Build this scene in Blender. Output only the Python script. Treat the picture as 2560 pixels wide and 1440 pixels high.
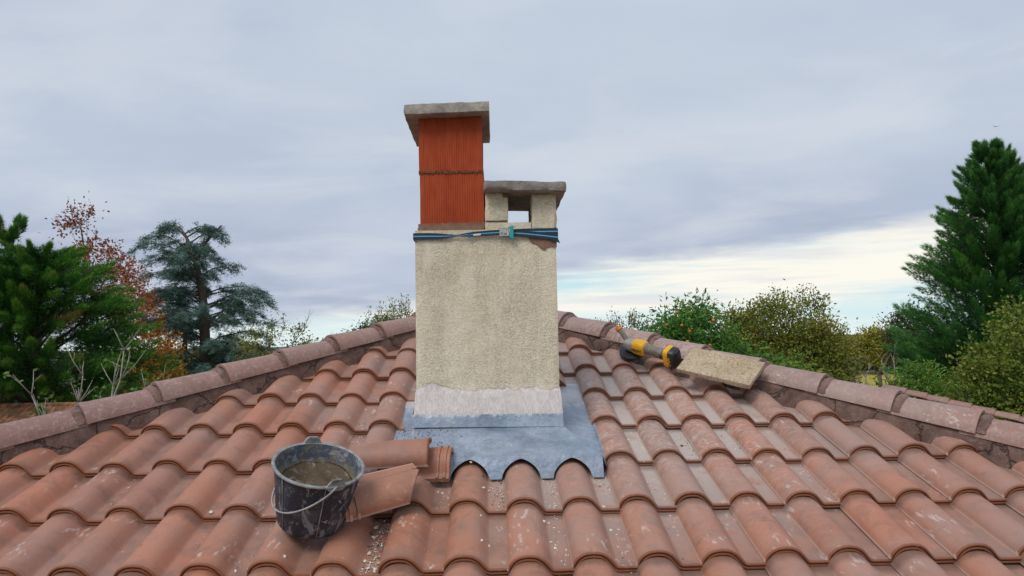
import bpy, bmesh, math, random
import numpy as np
from mathutils import Vector, Matrix, noise

for o in list(bpy.data.objects): bpy.data.objects.remove(o)
scene = bpy.context.scene
C = scene.collection
R_ = math.radians
rnd = random.Random(7)
rng = np.random.default_rng(11)

# ------------------------------------------------------------------ camera
# the camera stands at the world origin, ground is 6 m below, +Y looks over the roof
def cam_axes(yaw, pitch, roll):
    f = np.array([math.sin(yaw)*math.cos(pitch), math.cos(yaw)*math.cos(pitch), math.sin(pitch)])
    r0 = np.array([math.cos(yaw), -math.sin(yaw), 0.0]); u0 = np.cross(r0, f)
    r = math.cos(roll)*r0 - math.sin(roll)*u0
    u = math.sin(roll)*r0 + math.cos(roll)*u0
    return r, u, f
cr, cu, cf = cam_axes(R_(1.377), R_(4.519), R_(1.012))
cd = bpy.data.cameras.new('camera'); cam = bpy.data.objects.new('camera', cd); C.objects.link(cam)
cam.matrix_world = Matrix(((cr[0], cu[0], -cf[0], 0), (cr[1], cu[1], -cf[1], 0), (cr[2], cu[2], -cf[2], 0), (0, 0, 0, 1)))
cd.sensor_width = 36; cd.lens = 25.266; cd.clip_start = 0.05; cd.clip_end = 6000
scene.camera = cam
GZ = -6.0

# ------------------------------------------------------------------ light
SUN_EL, SUN_AZ = 50, 215          # azimuth clockwise from +Y: behind and left of the camera
world = bpy.data.worlds.new('World'); scene.world = world; world.use_nodes = True

class NT:
    """small helper that builds node trees"""
    def __init__(s, tree): s.t = tree; s.n = tree.nodes; s.l = tree.links
    def new(s, typ, ins=None, **kw):
        nd = s.n.new(typ)
        for k, v in kw.items(): setattr(nd, k, v)
        for k, v in (ins or {}).items(): s.put(nd, k, v)
        return nd
    def put(s, nd, k, v):
        inp = nd.inputs[k]
        if isinstance(v, bpy.types.NodeSocket): s.l.new(v, inp)
        elif isinstance(v, (tuple, list)) and len(v) == 3 and inp.type == 'RGBA': inp.default_value = (*v, 1)
        else: inp.default_value = v
    def math(s, op, a, b=0.0, c=0.0, clamp=False):
        nd = s.n.new('ShaderNodeMath'); nd.operation = op; nd.use_clamp = clamp
        s.put(nd, 0, a); s.put(nd, 1, b); s.put(nd, 2, c); return nd.outputs[0]
    def mix(s, f, a, b, mode='MIX'):
        nd = s.n.new('ShaderNodeMix'); nd.data_type = 'RGBA'; nd.blend_type = mode
        s.put(nd, 0, f)
        s.put(nd, 6, a); s.put(nd, 7, b); return nd.outputs[2]
    def noise(s, vec, scale, detail=4, rough=.55, dist=0.0, out=0):
        nd = s.new('ShaderNodeTexNoise', {'Scale': scale, 'Detail': detail, 'Roughness': rough, 'Distortion': dist})
        if vec is not None: s.l.new(vec, nd.inputs['Vector'])
        return nd.outputs[out]
    def step(s, v, a, b):          # smooth ramp 0..1 between a and b
        nd = s.new('ShaderNodeMapRange', {'From Min': a, 'From Max': b}); nd.interpolation_type = 'SMOOTHSTEP'
        s.put(nd, 'Value', v); return nd.outputs[0]
    def scalevec(s, vec, sc, loc=(0, 0, 0)):
        nd = s.n.new('ShaderNodeMapping'); s.l.new(vec, nd.inputs[0]); nd.inputs['Scale'].default_value = sc; nd.inputs['Location'].default_value = loc
        return nd.outputs[0]
    def sep(s, vec):
        nd = s.n.new('ShaderNodeSeparateXYZ'); s.l.new(vec, nd.inputs[0]); return nd.outputs

def build_world():
    t = NT(world.node_tree); t.n.clear()
    out = t.new('ShaderNodeOutputWorld'); bg = t.new('ShaderNodeBackground', {'Strength': 0.1})
    t.l.new(bg.outputs[0], out.inputs[0])
    sky = t.new('ShaderNodeTexSky', sky_type='NISHITA', sun_disc=False, sun_elevation=R_(SUN_EL), sun_rotation=R_(SUN_AZ))
    tc = t.new('ShaderNodeTexCoord'); d = t.new('ShaderNodeVectorMath', operation='NORMALIZE'); t.l.new(tc.outputs['Generated'], d.inputs[0])
    d = d.outputs[0]; x, y, z = t.sep(d)
    # project the direction on a flat cloud layer so that clouds shrink towards the horizon
    zz = t.math('ADD', t.math('MAXIMUM', z, 0.0), 0.11)
    cv = t.new('ShaderNodeCombineXYZ', {0: t.math('DIVIDE', x, zz), 1: t.math('DIVIDE', y, zz), 2: 0.0}).outputs[0]
    n1 = t.noise(cv, .42, 5, .5, .35)
    n2 = t.noise(t.scalevec(cv, (1, 1.2, 1), (4, 2, 0)), 1.1, 6, .55, .5)
    n3 = t.noise(t.scalevec(cv, (.6, 1.0, 1), (9, 1, 0)), .5, 4, .5, .6)
    low = t.step(z, .30, .09)                                   # the deck is darker and more violet low down
    hi = t.mix(t.step(n1, .38, .64), (4.85, 5.6, 6.85), (5.9, 6.6, 7.55))
    lo = t.mix(t.step(n1, .36, .62), (4.05, 4.65, 6.05), (5.05, 5.7, 7.0))
    deck = t.mix(t.math('MULTIPLY', low, .85), hi, lo)
    deck = t.mix(t.math('MULTIPLY', t.step(n2, .42, .70), .5), deck, (6.9, 7.25, 7.9))
    # lower edge of the deck: rises to the right, frayed by noise
    edge = t.math('ADD', .080, t.math('MULTIPLY', x, .125))
    edge = t.math('ADD', edge, t.math('MULTIPLY', t.math('SUBTRACT', n3, .5), .09))
    n4 = t.noise(t.scalevec(d, (3.5, 3.5, 20.0)), 2.2, 7, .6, .1); edge = t.math('ADD', edge, t.math('MULTIPLY', t.math('SUBTRACT', n4, .5), .05))
    open_ = t.step(t.math('SUBTRACT', edge, z), -.016, .022)
    # what shows below it: thin cream cloud over pale blue clear sky
    clear = t.mix(.25, (6.6, 8.7, 9.4), t.mix(1.0, sky.outputs[0], (.8, .9, 1.0), 'MULTIPLY'))
    streak = t.noise(t.scalevec(d, (2.0, 2.0, 26.0)), 1.3, 6, .58, .15)
    thin = t.mix(t.step(streak, .34, .56), clear, (9.8, 9.5, 8.6))
    thin = t.mix(t.math('MULTIPLY', t.step(t.noise(t.scalevec(d, (1.5, 1.5, 20), (3, 5, 1)), 1.8, 6, .55, .1), .52, .64), .75), thin, (7.9, 7.9, 8.0))
    haze = t.step(z, .052, .036)
    thin = t.mix(t.math('MULTIPLY', haze, .7), thin, (7.0, 8.7, 9.0))
    col = t.mix(open_, deck, thin)
    t.l.new(col, bg.inputs[0])
build_world()
sd = bpy.data.lights.new('sun', 'SUN'); sd.energy = 1.9; sd.angle = R_(28); sd.color = (1.0, .955, .88)
sun = bpy.data.objects.new('sun', sd); C.objects.link(sun)
sv = Vector((math.sin(R_(SUN_AZ))*math.cos(R_(SUN_EL)), math.cos(R_(SUN_AZ))*math.cos(R_(SUN_EL)), math.sin(R_(SUN_EL))))
sun.rotation_euler = sv.to_track_quat('Z', 'Y').to_euler(); sun.location = (-5, -5, 15)
vs = scene.view_settings; vs.view_transform = 'Standard'; vs.look = 'None'; vs.exposure = 0.0; vs.gamma = 1.0; vs.use_curve_mapping = False

# ------------------------------------------------------------------ helpers
def empty(name, loc, label=None, cat=None, group=None):
    o = bpy.data.objects.new(name, None); C.objects.link(o); o.location = loc; o.empty_display_size = .1
    tag(o, label, cat, group); return o
def tag(o, label=None, cat=None, group=None, kind=None):
    if label: o['label'] = label
    if cat: o['category'] = cat
    if group: o['group'] = group
    if kind: o['kind'] = kind
    return o
def put(name, me, mat, parent=None, world_mat=None):
    """link a mesh; parent keeps the given world placement"""
    o = bpy.data.objects.new(name, me); C.objects.link(o)
    if mat is not None and len(me.materials) == 0:
        for m in (mat if isinstance(mat, (list, tuple)) else [mat]): me.materials.append(m)
    mw = world_mat or Matrix()
    if parent is not None:
        o.parent = parent; o.matrix_parent_inverse = wm(parent).inverted()
    o.matrix_basis = mw
    return o
def wm(o):
    if o.parent is None: return o.matrix_basis.copy()
    return wm(o.parent) @ o.matrix_parent_inverse @ o.matrix_basis
def mesh(name, v, f, smooth=False, ang=None, mi=None):
    me = bpy.data.meshes.new(name); me.from_pydata([tuple(map(float, p)) for p in v], [], f)
    if mi: me.polygons.foreach_set('material_index', mi)
    me.update()
    if smooth or ang:
        me.shade_smooth()
        if ang: me.set_sharp_from_angle(angle=R_(ang))
    return me
def bm_mesh(bm, name='m', smooth=False, ang=None):
    bmesh.ops.recalc_face_normals(bm, faces=bm.faces)
    me = bpy.data.meshes.new(name); bm.to_mesh(me); bm.free()
    if smooth or ang:
        me.shade_smooth()
        if ang: me.set_sharp_from_angle(angle=R_(ang))
    return me
def rough_box(x0, x1, y0, y1, z0, z1, res=.02, amp=.003, bev=.006, seed=0, fn=None):
    """a box cut into a fine grid and roughened: slabs, render, blocks"""
    bm = bmesh.new(); nx, ny, nz = [max(1, int(round((b-a)/res))) for a, b in ((x0, x1), (y0, y1), (z0, z1))]
    vid = {}
    def V(i, j, k):
        if (i, j, k) not in vid: vid[i, j, k] = bm.verts.new((x0+(x1-x0)*i/nx, y0+(y1-y0)*j/ny, z0+(z1-z0)*k/nz))
        return vid[i, j, k]
    for i in range(nx):
        for j in range(ny):
            for k in (0, nz): bm.faces.new([V(i, j, k), V(i+1, j, k), V(i+1, j+1, k), V(i, j+1, k)])
    for i in range(nx):
        for k in range(nz):
            for j in (0, ny): bm.faces.new([V(i, j, k), V(i+1, j, k), V(i+1, j, k+1), V(i, j, k+1)])
    for j in range(ny):
        for k in range(nz):
            for i in (0, nx): bm.faces.new([V(i, j, k), V(i, j+1, k), V(i, j+1, k+1), V(i, j, k+1)])
    bmesh.ops.recalc_face_normals(bm, faces=bm.faces); bm.normal_update()
    c = Vector(((x0+x1)/2, (y0+y1)/2, (z0+z1)/2))
    for (i, j, k), v in vid.items():
        ext = (i in (0, nx)) + (j in (0, ny)) + (k in (0, nz))
        p = v.co.copy(); s = Vector((seed*3.1, seed*1.7, seed))
        dsp = noise.noise(p*18+s)*amp + noise.noise(p*55+s)*amp*.7
        v.co += v.normal*dsp
        if ext > 1:
            chip = max(0, noise.noise(p*9+s*2))*bev*1.6
            v.co -= v.normal*(bev*(.35 if ext == 2 else .6)+chip)
        if fn: v.co = fn(v.co)
    return bm
def tube(path, rad, seg=8, cap=True):
    """verts, faces of a tube along a path (radius may vary)"""
    path = [Vector(p) for p in path]; n = len(path)
    rad = rad if hasattr(rad, '__len__') else [rad]*n
    v, f = [], []
    up = Vector((0, 0, 1)); pn = None
    for i, p in enumerate(path):
        t = (path[min(i+1, n-1)]-path[max(i-1, 0)]).normalized()
        if pn is None:
            a = t.cross(up) if abs(t.dot(up)) < .95 else t.cross(Vector((1, 0, 0)))
            pn = a.normalized()
        else: pn = (pn - t*pn.dot(t)).normalized()
        b = t.cross(pn)
        for k in range(seg):
            an = 2*math.pi*k/seg; v.append(p+(pn*math.cos(an)+b*math.sin(an))*rad[i])
    for i in range(n-1):
        for k in range(seg):
            a = i*seg+k; b = i*seg+(k+1) % seg; f.append((a, b, b+seg, a+seg))
    if cap: f.append(tuple(range(seg-1, -1, -1))); f.append(tuple(range((n-1)*seg, n*seg)))
    return v, f
class Acc:
    def __init__(s): s.v = []; s.f = []; s.mi = []
    def add(s, vf, mi=0):
        v, f = vf; b = len(s.v); s.v += [tuple(p) for p in v]; s.f += [tuple(i+b for i in q) for q in f]; s.mi += [mi]*len(f); return s
    def mesh(s, name='m', smooth=True, ang=None): return mesh(name, s.v, s.f, smooth, ang, s.mi)
def box_vf(x0, x1, y0, y1, z0, z1):
    v = [(x, y, z) for z in (z0, z1) for y in (y0, y1) for x in (x0, x1)]
    return v, [(0, 2, 3, 1), (4, 5, 7, 6), (0, 1, 5, 4), (2, 6, 7, 3), (0, 4, 6, 2), (1, 3, 7, 5)]
def lathe(prof, seg=48):
    v, f = [], []
    for r, z in prof:
        for k in range(seg):
            a = 2*math.pi*k/seg; v.append((r*math.cos(a), r*math.sin(a), z))
    for i in range(len(prof)-1):
        for k in range(seg):
            a = i*seg+k; b = i*seg+(k+1) % seg; f.append((a, b, b+seg, a+seg))
    return v, f
def prism(poly, y0, y1):
    """outline in x,z extruded along y"""
    n = len(poly); v = [(x, y0, z) for x, z in poly]+[(x, y1, z) for x, z in poly]
    f = [tuple(range(n)), tuple(range(2*n-1, n-1, -1))]+[(i, i+n, (i+1) % n+n, (i+1) % n) for i in range(n)]
    return v, f

# ------------------------------------------------------------------ materials
def material(name, build):
    m = bpy.data.materials.new(name); m.use_nodes = True; t = NT(m.node_tree); t.n.clear()
    out = t.new('ShaderNodeOutputMaterial'); b = t.new('ShaderNodeBsdfPrincipled'); t.l.new(b.outputs[0], out.inputs[0])
    t.out = out; build(t, b); return m
def geo_pos(t): return t.new('ShaderNodeNewGeometry').outputs['Position']
def bump(t, b, h, strength=.4, dist=.01):
    nd = t.new('ShaderNodeBump', {'Strength': strength, 'Distance': dist, 'Height': h}); t.l.new(nd.outputs[0], b.inputs['Normal']); return nd
def simple(name, col, rough=.7, metal=0.0, var=.12, nscale=30, bs=.2, bd=.003, spots=None):
    def bld(t, b):
        p = geo_pos(t); n = t.noise(p, nscale, 6, .6)
        c = t.mix(t.math('MULTIPLY', t.step(n, .3, .7), 1.0), tuple(x*(1-var) for x in col), tuple(min(1, x*(1+var)) for x in col))
        if spots:
            c = t.mix(t.math('MULTIPLY', t.step(t.noise(p, spots[1], 5, .65, .4), spots[2], spots[2]+.08), spots[3]), c, spots[0])
        t.put(b, 'Base Color', c); t.put(b, 'Roughness', rough); t.put(b, 'Metallic', metal)
        bump(t, b, t.noise(p, nscale*4, 5, .6), bs, bd)
    return material(name, bld)

def m_clay(t, b, ridge=False, fresh=False):
    p = geo_pos(t); oi = t.new('ShaderNodeObjectInfo').outputs['Random']
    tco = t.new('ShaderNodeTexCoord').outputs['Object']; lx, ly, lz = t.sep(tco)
    x, y, z = t.sep(p)
    ramp = t.new('ShaderNodeValToRGB'); t.l.new(oi, ramp.inputs[0]); cr_ = ramp.color_ramp; cr_.interpolation = 'LINEAR'
    cols = [(.375, .150, .086), (.40, .160, .092), (.34, .143, .088), (.44, .158, .084), (.37, .160, .104), (.33, .143, .094)]
    if ridge: cols = [(.25, .135, .112), (.30, .155, .125), (.27, .13, .10), (.31, .165, .135), (.235, .13, .115), (.29, .14, .105)]
    cr_.elements[0].position = 0; cr_.elements[0].color = (*cols[0], 1); cr_.elements[1].position = 1; cr_.elements[1].color = (*cols[-1], 1)
    for i in range(1, 5): e = cr_.elements.new(i/5); e.color = (*cols[i], 1)
    c = ramp.outputs[0]
    big = t.noise(p, 2.3, 4, .55, .3); mid = t.noise(p, 11, 6, .62, .6); fine = t.noise(p, 70, 6, .7)
    # soot and lichen film, darker mauve patches
    c = t.mix(t.math('MULTIPLY', t.step(mid, .45, .72), .55), c, (.15, .075, .055))
    c = t.mix(t.math('MULTIPLY', t.step(big, .45, .7), .45), c, (.235, .135, .11))
    c = t.mix(t.math('MULTIPLY', t.step(fine, .52, .75), .30), c, (.40, .22, .16))
    c = t.mix(t.math('MULTIPLY', t.step(t.noise(p, 160, 3, .6), .64, .72), .5), c, (.11, .06, .045))
    # pale cement dust that lies round the chimney, thickest to its right
    dx = t.math('SUBTRACT', x, .62); dy = t.math('SUBTRACT', y, 3.72)
    r2 = t.math('SQRT', t.math('ADD', t.math('MULTIPLY', t.math('MULTIPLY', dx, dx), 1.0), t.math('MULTIPLY', t.math('MULTIPLY', dy, dy), .8)))
    near = t.step(r2, 1.6, .10)
    smear = t.noise(t.scalevec(p, (9, 22, 9)), 1.6, 7, .7, 2.2)
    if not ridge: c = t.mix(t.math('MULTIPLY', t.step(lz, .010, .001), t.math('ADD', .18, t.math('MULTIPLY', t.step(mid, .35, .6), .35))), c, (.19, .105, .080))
    d1 = t.math('MULTIPLY', near, t.step(smear, .36, .66))
    pan = t.step(lz, .012, .002)                                 # dust settles in the flat channel
    d2 = t.math('MULTIPLY', t.math('MULTIPLY', pan, t.step(r2, 1.45, .40)), t.step(mid, .22, .5))
    dust = t.math('MAXIMUM', t.math('MULTIPLY', d1, .85), t.math('MULTIPLY', d2, .85))
    film = t.math('MULTIPLY', t.step(r2, 3.4, .6), t.math('MULTIPLY', t.step(big, .25, .75), .32))
    dust = t.math('MAXIMUM', dust, film)
    if fresh: dust = t.math('MULTIPLY', dust, .22)
    c = t.mix(dust, c, (.50, .435, .40))
    # boot scuffs: short pale dashes in patches
    mask = t.step(t.noise(t.scalevec(p, (1, 1, 1), (7, 3, 2)), 4.3, 2, .4), *((.62, .68) if ridge else (.565, .63)))
    if ridge: c = t.mix(t.math('MULTIPLY', t.step(t.noise(p, 48, 7, .75, .4), .50, .62), .5), c, (.42, .33, .30))
    rot = t.n.new('ShaderNodeMapping'); t.l.new(p, rot.inputs[0]); rot.inputs['Rotation'].default_value = (0, 0, .6); rot.inputs['Scale'].default_value = (16, 4.5, 16)
    dash = t.math('MULTIPLY', t.step(t.noise(rot.outputs[0], 3.4, 3, .55, .35), .56, .66), t.step(fine, .32, .5))
    c = t.mix(t.math('MULTIPLY', t.math('MULTIPLY', mask, dash), .15 if fresh else .5), c, (.64, .56, .52))
    if not ridge:
        lip = t.step(ly, .0105, .0035)                           # fresher, browner glaze on the moulded nose
        c = t.mix(t.math('MULTIPLY', lip, .85), c, (.215, .066, .025))
        edge_l = t.step(lx, .0035, .0005)  # thin highlight along the barrel's left edge, painted into the colour
        c = t.mix(t.math('MULTIPLY', edge_l, .7), c, (.52, .38, .32))
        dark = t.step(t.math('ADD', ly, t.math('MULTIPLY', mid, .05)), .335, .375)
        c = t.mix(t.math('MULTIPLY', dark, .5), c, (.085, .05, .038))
    t.put(b, 'Base Color', c)
    t.put(b, 'Roughness', t.math('ADD', .40, t.math('MULTIPLY', fine, .3)))
    t.put(b, 'Specular IOR Level', .5)
    bump(t, b, t.math('ADD', fine, t.math('MULTIPLY', mid, .6)), .38, .004)
M = {}
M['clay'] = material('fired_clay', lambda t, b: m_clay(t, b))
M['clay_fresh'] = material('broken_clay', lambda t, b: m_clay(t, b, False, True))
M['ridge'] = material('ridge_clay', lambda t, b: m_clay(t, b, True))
def m_infill(t, b):
    p = geo_pos(t); n = t.noise(p, 14, 6, .65); f = t.noise(p, 60, 5, .7)
    vor = t.new('ShaderNodeTexVoronoi', {'Scale': 4.2}, feature='DISTANCE_TO_EDGE')
    wv = t.n.new('ShaderNodeVectorMath'); wv.operation = 'ADD'; t.l.new(p, wv.inputs[0])
    nz = t.noise(p, 9, 4, .6, out=1); sc_ = t.n.new('ShaderNodeVectorMath'); sc_.operation = 'SCALE'; t.l.new(nz, sc_.inputs[0]); sc_.inputs['Scale'].default_value = .12
    t.l.new(sc_.outputs[0], wv.inputs[1]); t.l.new(wv.outputs[0], vor.inputs['Vector'])
    crack = t.step(vor.outputs['Distance'], .018, .004)
    c = t.mix(t.step(n, .3, .7), (.10, .056, .045), (.19, .115, .095))
    c = t.mix(t.math('MULTIPLY', t.step(f, .56, .66), .5), c, (.27, .20, .175))
    c = t.mix(t.math('MULTIPLY', crack, .6), c, (.03, .018, .015))
    t.put(b, 'Base Color', c); t.put(b, 'Roughness', .95)
    bump(t, b, t.math('SUBTRACT', t.math('ADD', n, t.math('MULTIPLY', f, .5)), crack), .9, .012)
M['infill'] = material('tinted_mortar', m_infill)
M['collar'] = simple('joint_mortar', (.175, .105, .088), .95, 0, .35, 18, .8, .01, ((.27, .20, .17), 26, .55, .6))
M['slab'] = simple('weathered_concrete', (.34, .305, .27), .95, 0, .25, 24, .7, .006, ((.12, .10, .085), 40, .62, .5))
M['slab_dark'] = simple('weathered_dark_concrete', (.235, .205, .19), .95, 0, .3, 20, .7, .006, ((.42, .39, .37), 26, .62, .55))
M['brown_mortar'] = simple('brown_mortar', (.22, .125, .085), .95, 0, .2, 30, .6, .005)
M['joint'] = simple('flue_joint', (.15, .065, .04), .95)
M['black'] = simple('black_plastic', (.018, .019, .023), .42, 0, .2, 60, .1, .001)
M['yellow'] = simple('yellow_plastic', (.78, .40, .012), .42, 0, .08, 60, .05, .001)
M['orange'] = simple('orange_rubber', (.72, .20, .02), .5, 0, .08, 60, .05, .001)
M['grip'] = simple('dusty_grip', (.20, .17, .15), .75, 0, .2, 50, .2, .002, ((.42, .38, .34), 60, .55, .5))
M['gear'] = simple('dusty_alloy', (.40, .38, .36), .5, .35, .15, 50, .2, .002)
M['teal'] = simple('turquoise_buckle', (.02, .33, .36), .4, 0, .15, 60, .05, .001)
M['steel'] = simple('zinc_steel', (.50, .50, .48), .38, .8, .2, 80, .1, .001)
M['navy'] = simple('navy_webbing', (.012, .028, .06), .8, 0, .25, 200, .3, .001)
M['stripe'] = simple('blue_webbing', (.13, .40, .58), .8, 0, .1, 200, .3, .001)
M['royal'] = simple('royal_webbing', (.01, .10, .30), .8, 0, .15, 200, .3, .001)
M['label'] = simple('paper_label', (.55, .60, .58), .6, 0, .2, 150, .1, .001)
M['wire'] = simple('galvanised_wire', (.42, .41, .40), .5, .6, .2, 60, .1, .001)
M['underlay'] = simple('roof_underlay', (.10, .075, .06), .95)
M['plaster'] = simple('beige_plaster', (.55, .47, .36), .95)

def m_render(t, b):
    p = geo_pos(t); x, y, z = t.sep(p)
    worm = t.noise(t.scalevec(p, (1, 1, 1.5)), 62, 3, .55, 2.6)
    pit = t.noise(p, 130, 4, .6)
    colm = t.noise(t.scalevec(p, (1, 1, .16), (1.3, 0, 0)), 13, 4, .6)      # weathering runs down in vertical bands
    col2 = t.noise(t.scalevec(p, (1, 1, .22), (5.3, 0, 2)), 5.5, 4, .6)
    big = t.noise(p, 4, 4, .5)
    roughm = t.step(colm, .40, .60)
    c = t.mix(t.step(big, .3, .7), (.74, .645, .49), (.82, .74, .585))
    c = t.mix(t.math('MULTIPLY', t.step(col2, .50, .68), .2), c, (.62, .50, .33))
    c = t.mix(t.math('MULTIPLY', t.math('MULTIPLY', t.step(worm, .49, .41), t.math('ADD', .75, t.math('MULTIPLY', roughm, .25))), .46), c, (.33, .25, .155))
    c = t.mix(t.math('MULTIPLY', t.step(pit, .60, .68), .3), c, (.30, .23, .15))
    c = t.mix(t.math('MULTIPLY', t.step(t.math('ADD', x, t.math('MULTIPLY', big, .08)), -.30, -.345), .35), c, (.72, .67, .58))
    # fresh pale mortar trowelled over the foot
    e = t.math('ADD', z, t.math('MULTIPLY', t.math('SUBTRACT', t.noise(p, 22, 5, .6), .5), .07))
    e = t.math('SUBTRACT', e, t.math('MULTIPLY', t.step(t.math('ABSOLUTE', t.math('ADD', x, .30)), .09, .0), .028))
    fresh = t.step(e, -.192, -.200)
    tro = t.noise(t.scalevec(p, (3, 3, 1.2)), 18, 5, .6, 1.5)
    fc = t.mix(t.step(tro, .35, .65), (.62, .555, .53), (.76, .70, .68))
    c = t.mix(fresh, c, fc)
    t.put(b, 'Base Color', c); t.put(b, 'Roughness', .95); t.put(b, 'Specular IOR Level', .2)
    h = t.math('MULTIPLY', t.math('ADD', worm, t.math('MULTIPLY', pit, .35)), t.math('ADD', .7, t.math('MULTIPLY', roughm, .5)))
    h = t.math('ADD', t.math('MULTIPLY', h, t.math('SUBTRACT', 1.0, fresh)), t.math('MULTIPLY', t.math('MULTIPLY', tro, .5), fresh))
    bump(t, b, h, .85, .009)
M['render'] = material('roughcast_render', m_render)
def m_brick(t, b):
    p = geo_pos(t)
    n = t.noise(t.scalevec(p, (1, 1, .25)), 45, 5, .6); n2 = t.noise(p, 7, 4, .5)
    c = t.mix(t.step(n, .3, .7), (.34, .052, .017), (.40, .070, .023))
    c = t.mix(t.math('MULTIPLY', t.step(n2, .45, .7), .45), c, (.25, .040, .014))
    c = t.mix(t.math('MULTIPLY', t.step(t.noise(p, 150, 3, .6), .66, .72), .4), c, (.55, .20, .11))
    t.put(b, 'Base Color', c); t.put(b, 'Roughness', .8); t.put(b, 'Specular IOR Level', .25)
    bump(t, b, t.noise(p, 220, 3, .6), .2, .002)
M['brick'] = material('red_clay_block', m_brick)
def m_zinc(t, b):
    p = geo_pos(t); x, y, z = t.sep(p)
    n = t.noise(p, 6, 7, .68, .3); f = t.noise(t.scalevec(p, (2, .7, 2)), 70, 5, .7, 1.5)
    c = t.mix(t.step(n, .3, .7), (.20, .255, .34), (.36, .42, .515))
    c = t.mix(t.math('MULTIPLY', t.math('MULTIPLY', t.step(f, .55, .66), t.step(n, .4, .6)), .6), c, (.66, .70, .76))
    c = t.mix(t.math('MULTIPLY', t.step(t.noise(p, 130, 3, .6), .66, .71), .7), c, (.75, .77, .80))
    c = t.mix(t.math('MULTIPLY', t.step(t.noise(p, 30, 4, .6), .66, .70), .5), c, (.10, .09, .09))
    # mortar wiped over the top of the upstand
    e = t.math('ADD', z, t.math('MULTIPLY', t.math('SUBTRACT', t.noise(t.scalevec(p, (1, 1, .18)), 60, 6, .75, .4), .5), .10))
    c = t.mix(t.math('MULTIPLY', t.step(e, -.318, -.306), .8), c, (.62, .60, .62))
    t.put(b, 'Base Color', c); t.put(b, 'Metallic', .30); t.put(b, 'Roughness', t.math('ADD', .38, t.math('MULTIPLY', n, .3)))
    c = t.mix(t.math('MULTIPLY', t.step(t.noise(t.scalevec(p, (1, 1, .3)), 11, 6, .7, .2), .45, .65), .35), c, (.15, .17, .21))
    t.put(b, 'Base Color', c)
    bump(t, b, t.math('ADD', t.noise(p, 7, 4, .6), t.math('MULTIPLY', f, .06)), .6, .03)
M['zinc'] = material('zinc_sheet', m_zinc)
def m_bucket(t, b):
    p = t.new('ShaderNodeTexCoord').outputs['Object']
    n = t.noise(p, 14, 6, .65, .8); f = t.noise(p, 42, 6, .7, 1.2); st = t.noise(t.scalevec(p, (1, 1, .4)), 24, 5, .65, .8)
    c = t.mix(t.step(n, .35, .65), (.013, .017, .030), (.028, .036, .060))
    c = t.mix(t.math('MULTIPLY', t.step(n, .50, .66), .40), c, (.12, .11, .115))
    c = t.mix(t.math('MULTIPLY', t.step(st, .53, .61), .7), c, (.25, .255, .28))
    c = t.mix(t.math('MULTIPLY', t.step(f, .595, .66), .8), c, (.48, .46, .45))
    t.put(b, 'Base Color', c); t.put(b, 'Roughness', t.math('ADD', .35, t.math('MULTIPLY', n, .45)))
    bump(t, b, t.math('ADD', f, n), .3, .003)
M['bucket'] = material('bucket_rubber', m_bucket)
def m_bucket_in(t, b):
    p = t.new('ShaderNodeTexCoord').outputs['Object']; x, y, z = t.sep(p)
    n = t.noise(p, 16, 6, .65, .8); f = t.noise(p, 40, 5, .65, .6)
    c = t.mix(t.step(f, .35, .65), (.15, .125, .09), (.25, .215, .16))
    up = t.step(t.math('ADD', z, t.math('MULTIPLY', n, .10)), .205, .235)
    c = t.mix(t.math('MULTIPLY', up, t.step(f, .40, .52)), c, (.06, .075, .105))
    c = t.mix(t.math('MULTIPLY', up, t.math('MULTIPLY', t.step(n, .5, .6), .75)), c, (.30, .32, .35))
    t.put(b, 'Base Color', c); t.put(b, 'Roughness', .8); bump(t, b, t.math('ADD', f, n), .5, .005)
M['bucket_in'] = material('bucket_lining', m_bucket_in)
def m_wet(t, b):
    p = geo_pos(t); n = t.noise(p, 12, 6, .65, .8); f = t.noise(p, 45, 6, .7, .5)
    c = t.mix(t.step(n, .46, .56), (.085, .055, .026), (.25, .205, .145))
    c = t.mix(t.math('MULTIPLY', t.step(f, .55, .68), .35), c, (.30, .25, .18))
    t.put(b, 'Base Color', c); t.put(b, 'Roughness', .6); bump(t, b, t.math('ADD', f, n), .6, .012)
M['wet'] = material('wet_mortar', m_wet)
def m_board(t, b):
    p = geo_pos(t)
    w = t.noise(t.scalevec(p, (1, 1, 1)), 58, 3, .5, 3.0); f = t.noise(p, 150, 4, .6); g = t.noise(p, 6, 4, .6)
    c = t.mix(t.step(g, .3, .7), (.43, .335, .215), (.55, .45, .32))
    c = t.mix(t.math('MULTIPLY', t.step(w, .50, .40), .8), c, (.24, .14, .08))
    c = t.mix(t.math('MULTIPLY', t.step(f, .58, .68), .35), c, (.66, .58, .44))
    c = t.mix(t.math('MULTIPLY', t.step(t.noise(p, 11, 3, .5), .62, .72), .5), c, (.30, .26, .21))
    t.put(b, 'Base Color', c); t.put(b, 'Roughness', .95); bump(t, b, t.math('ADD', w, t.math('MULTIPLY', f, .3)), .9, .006)
M['board'] = material('rough_board', m_board)
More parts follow.
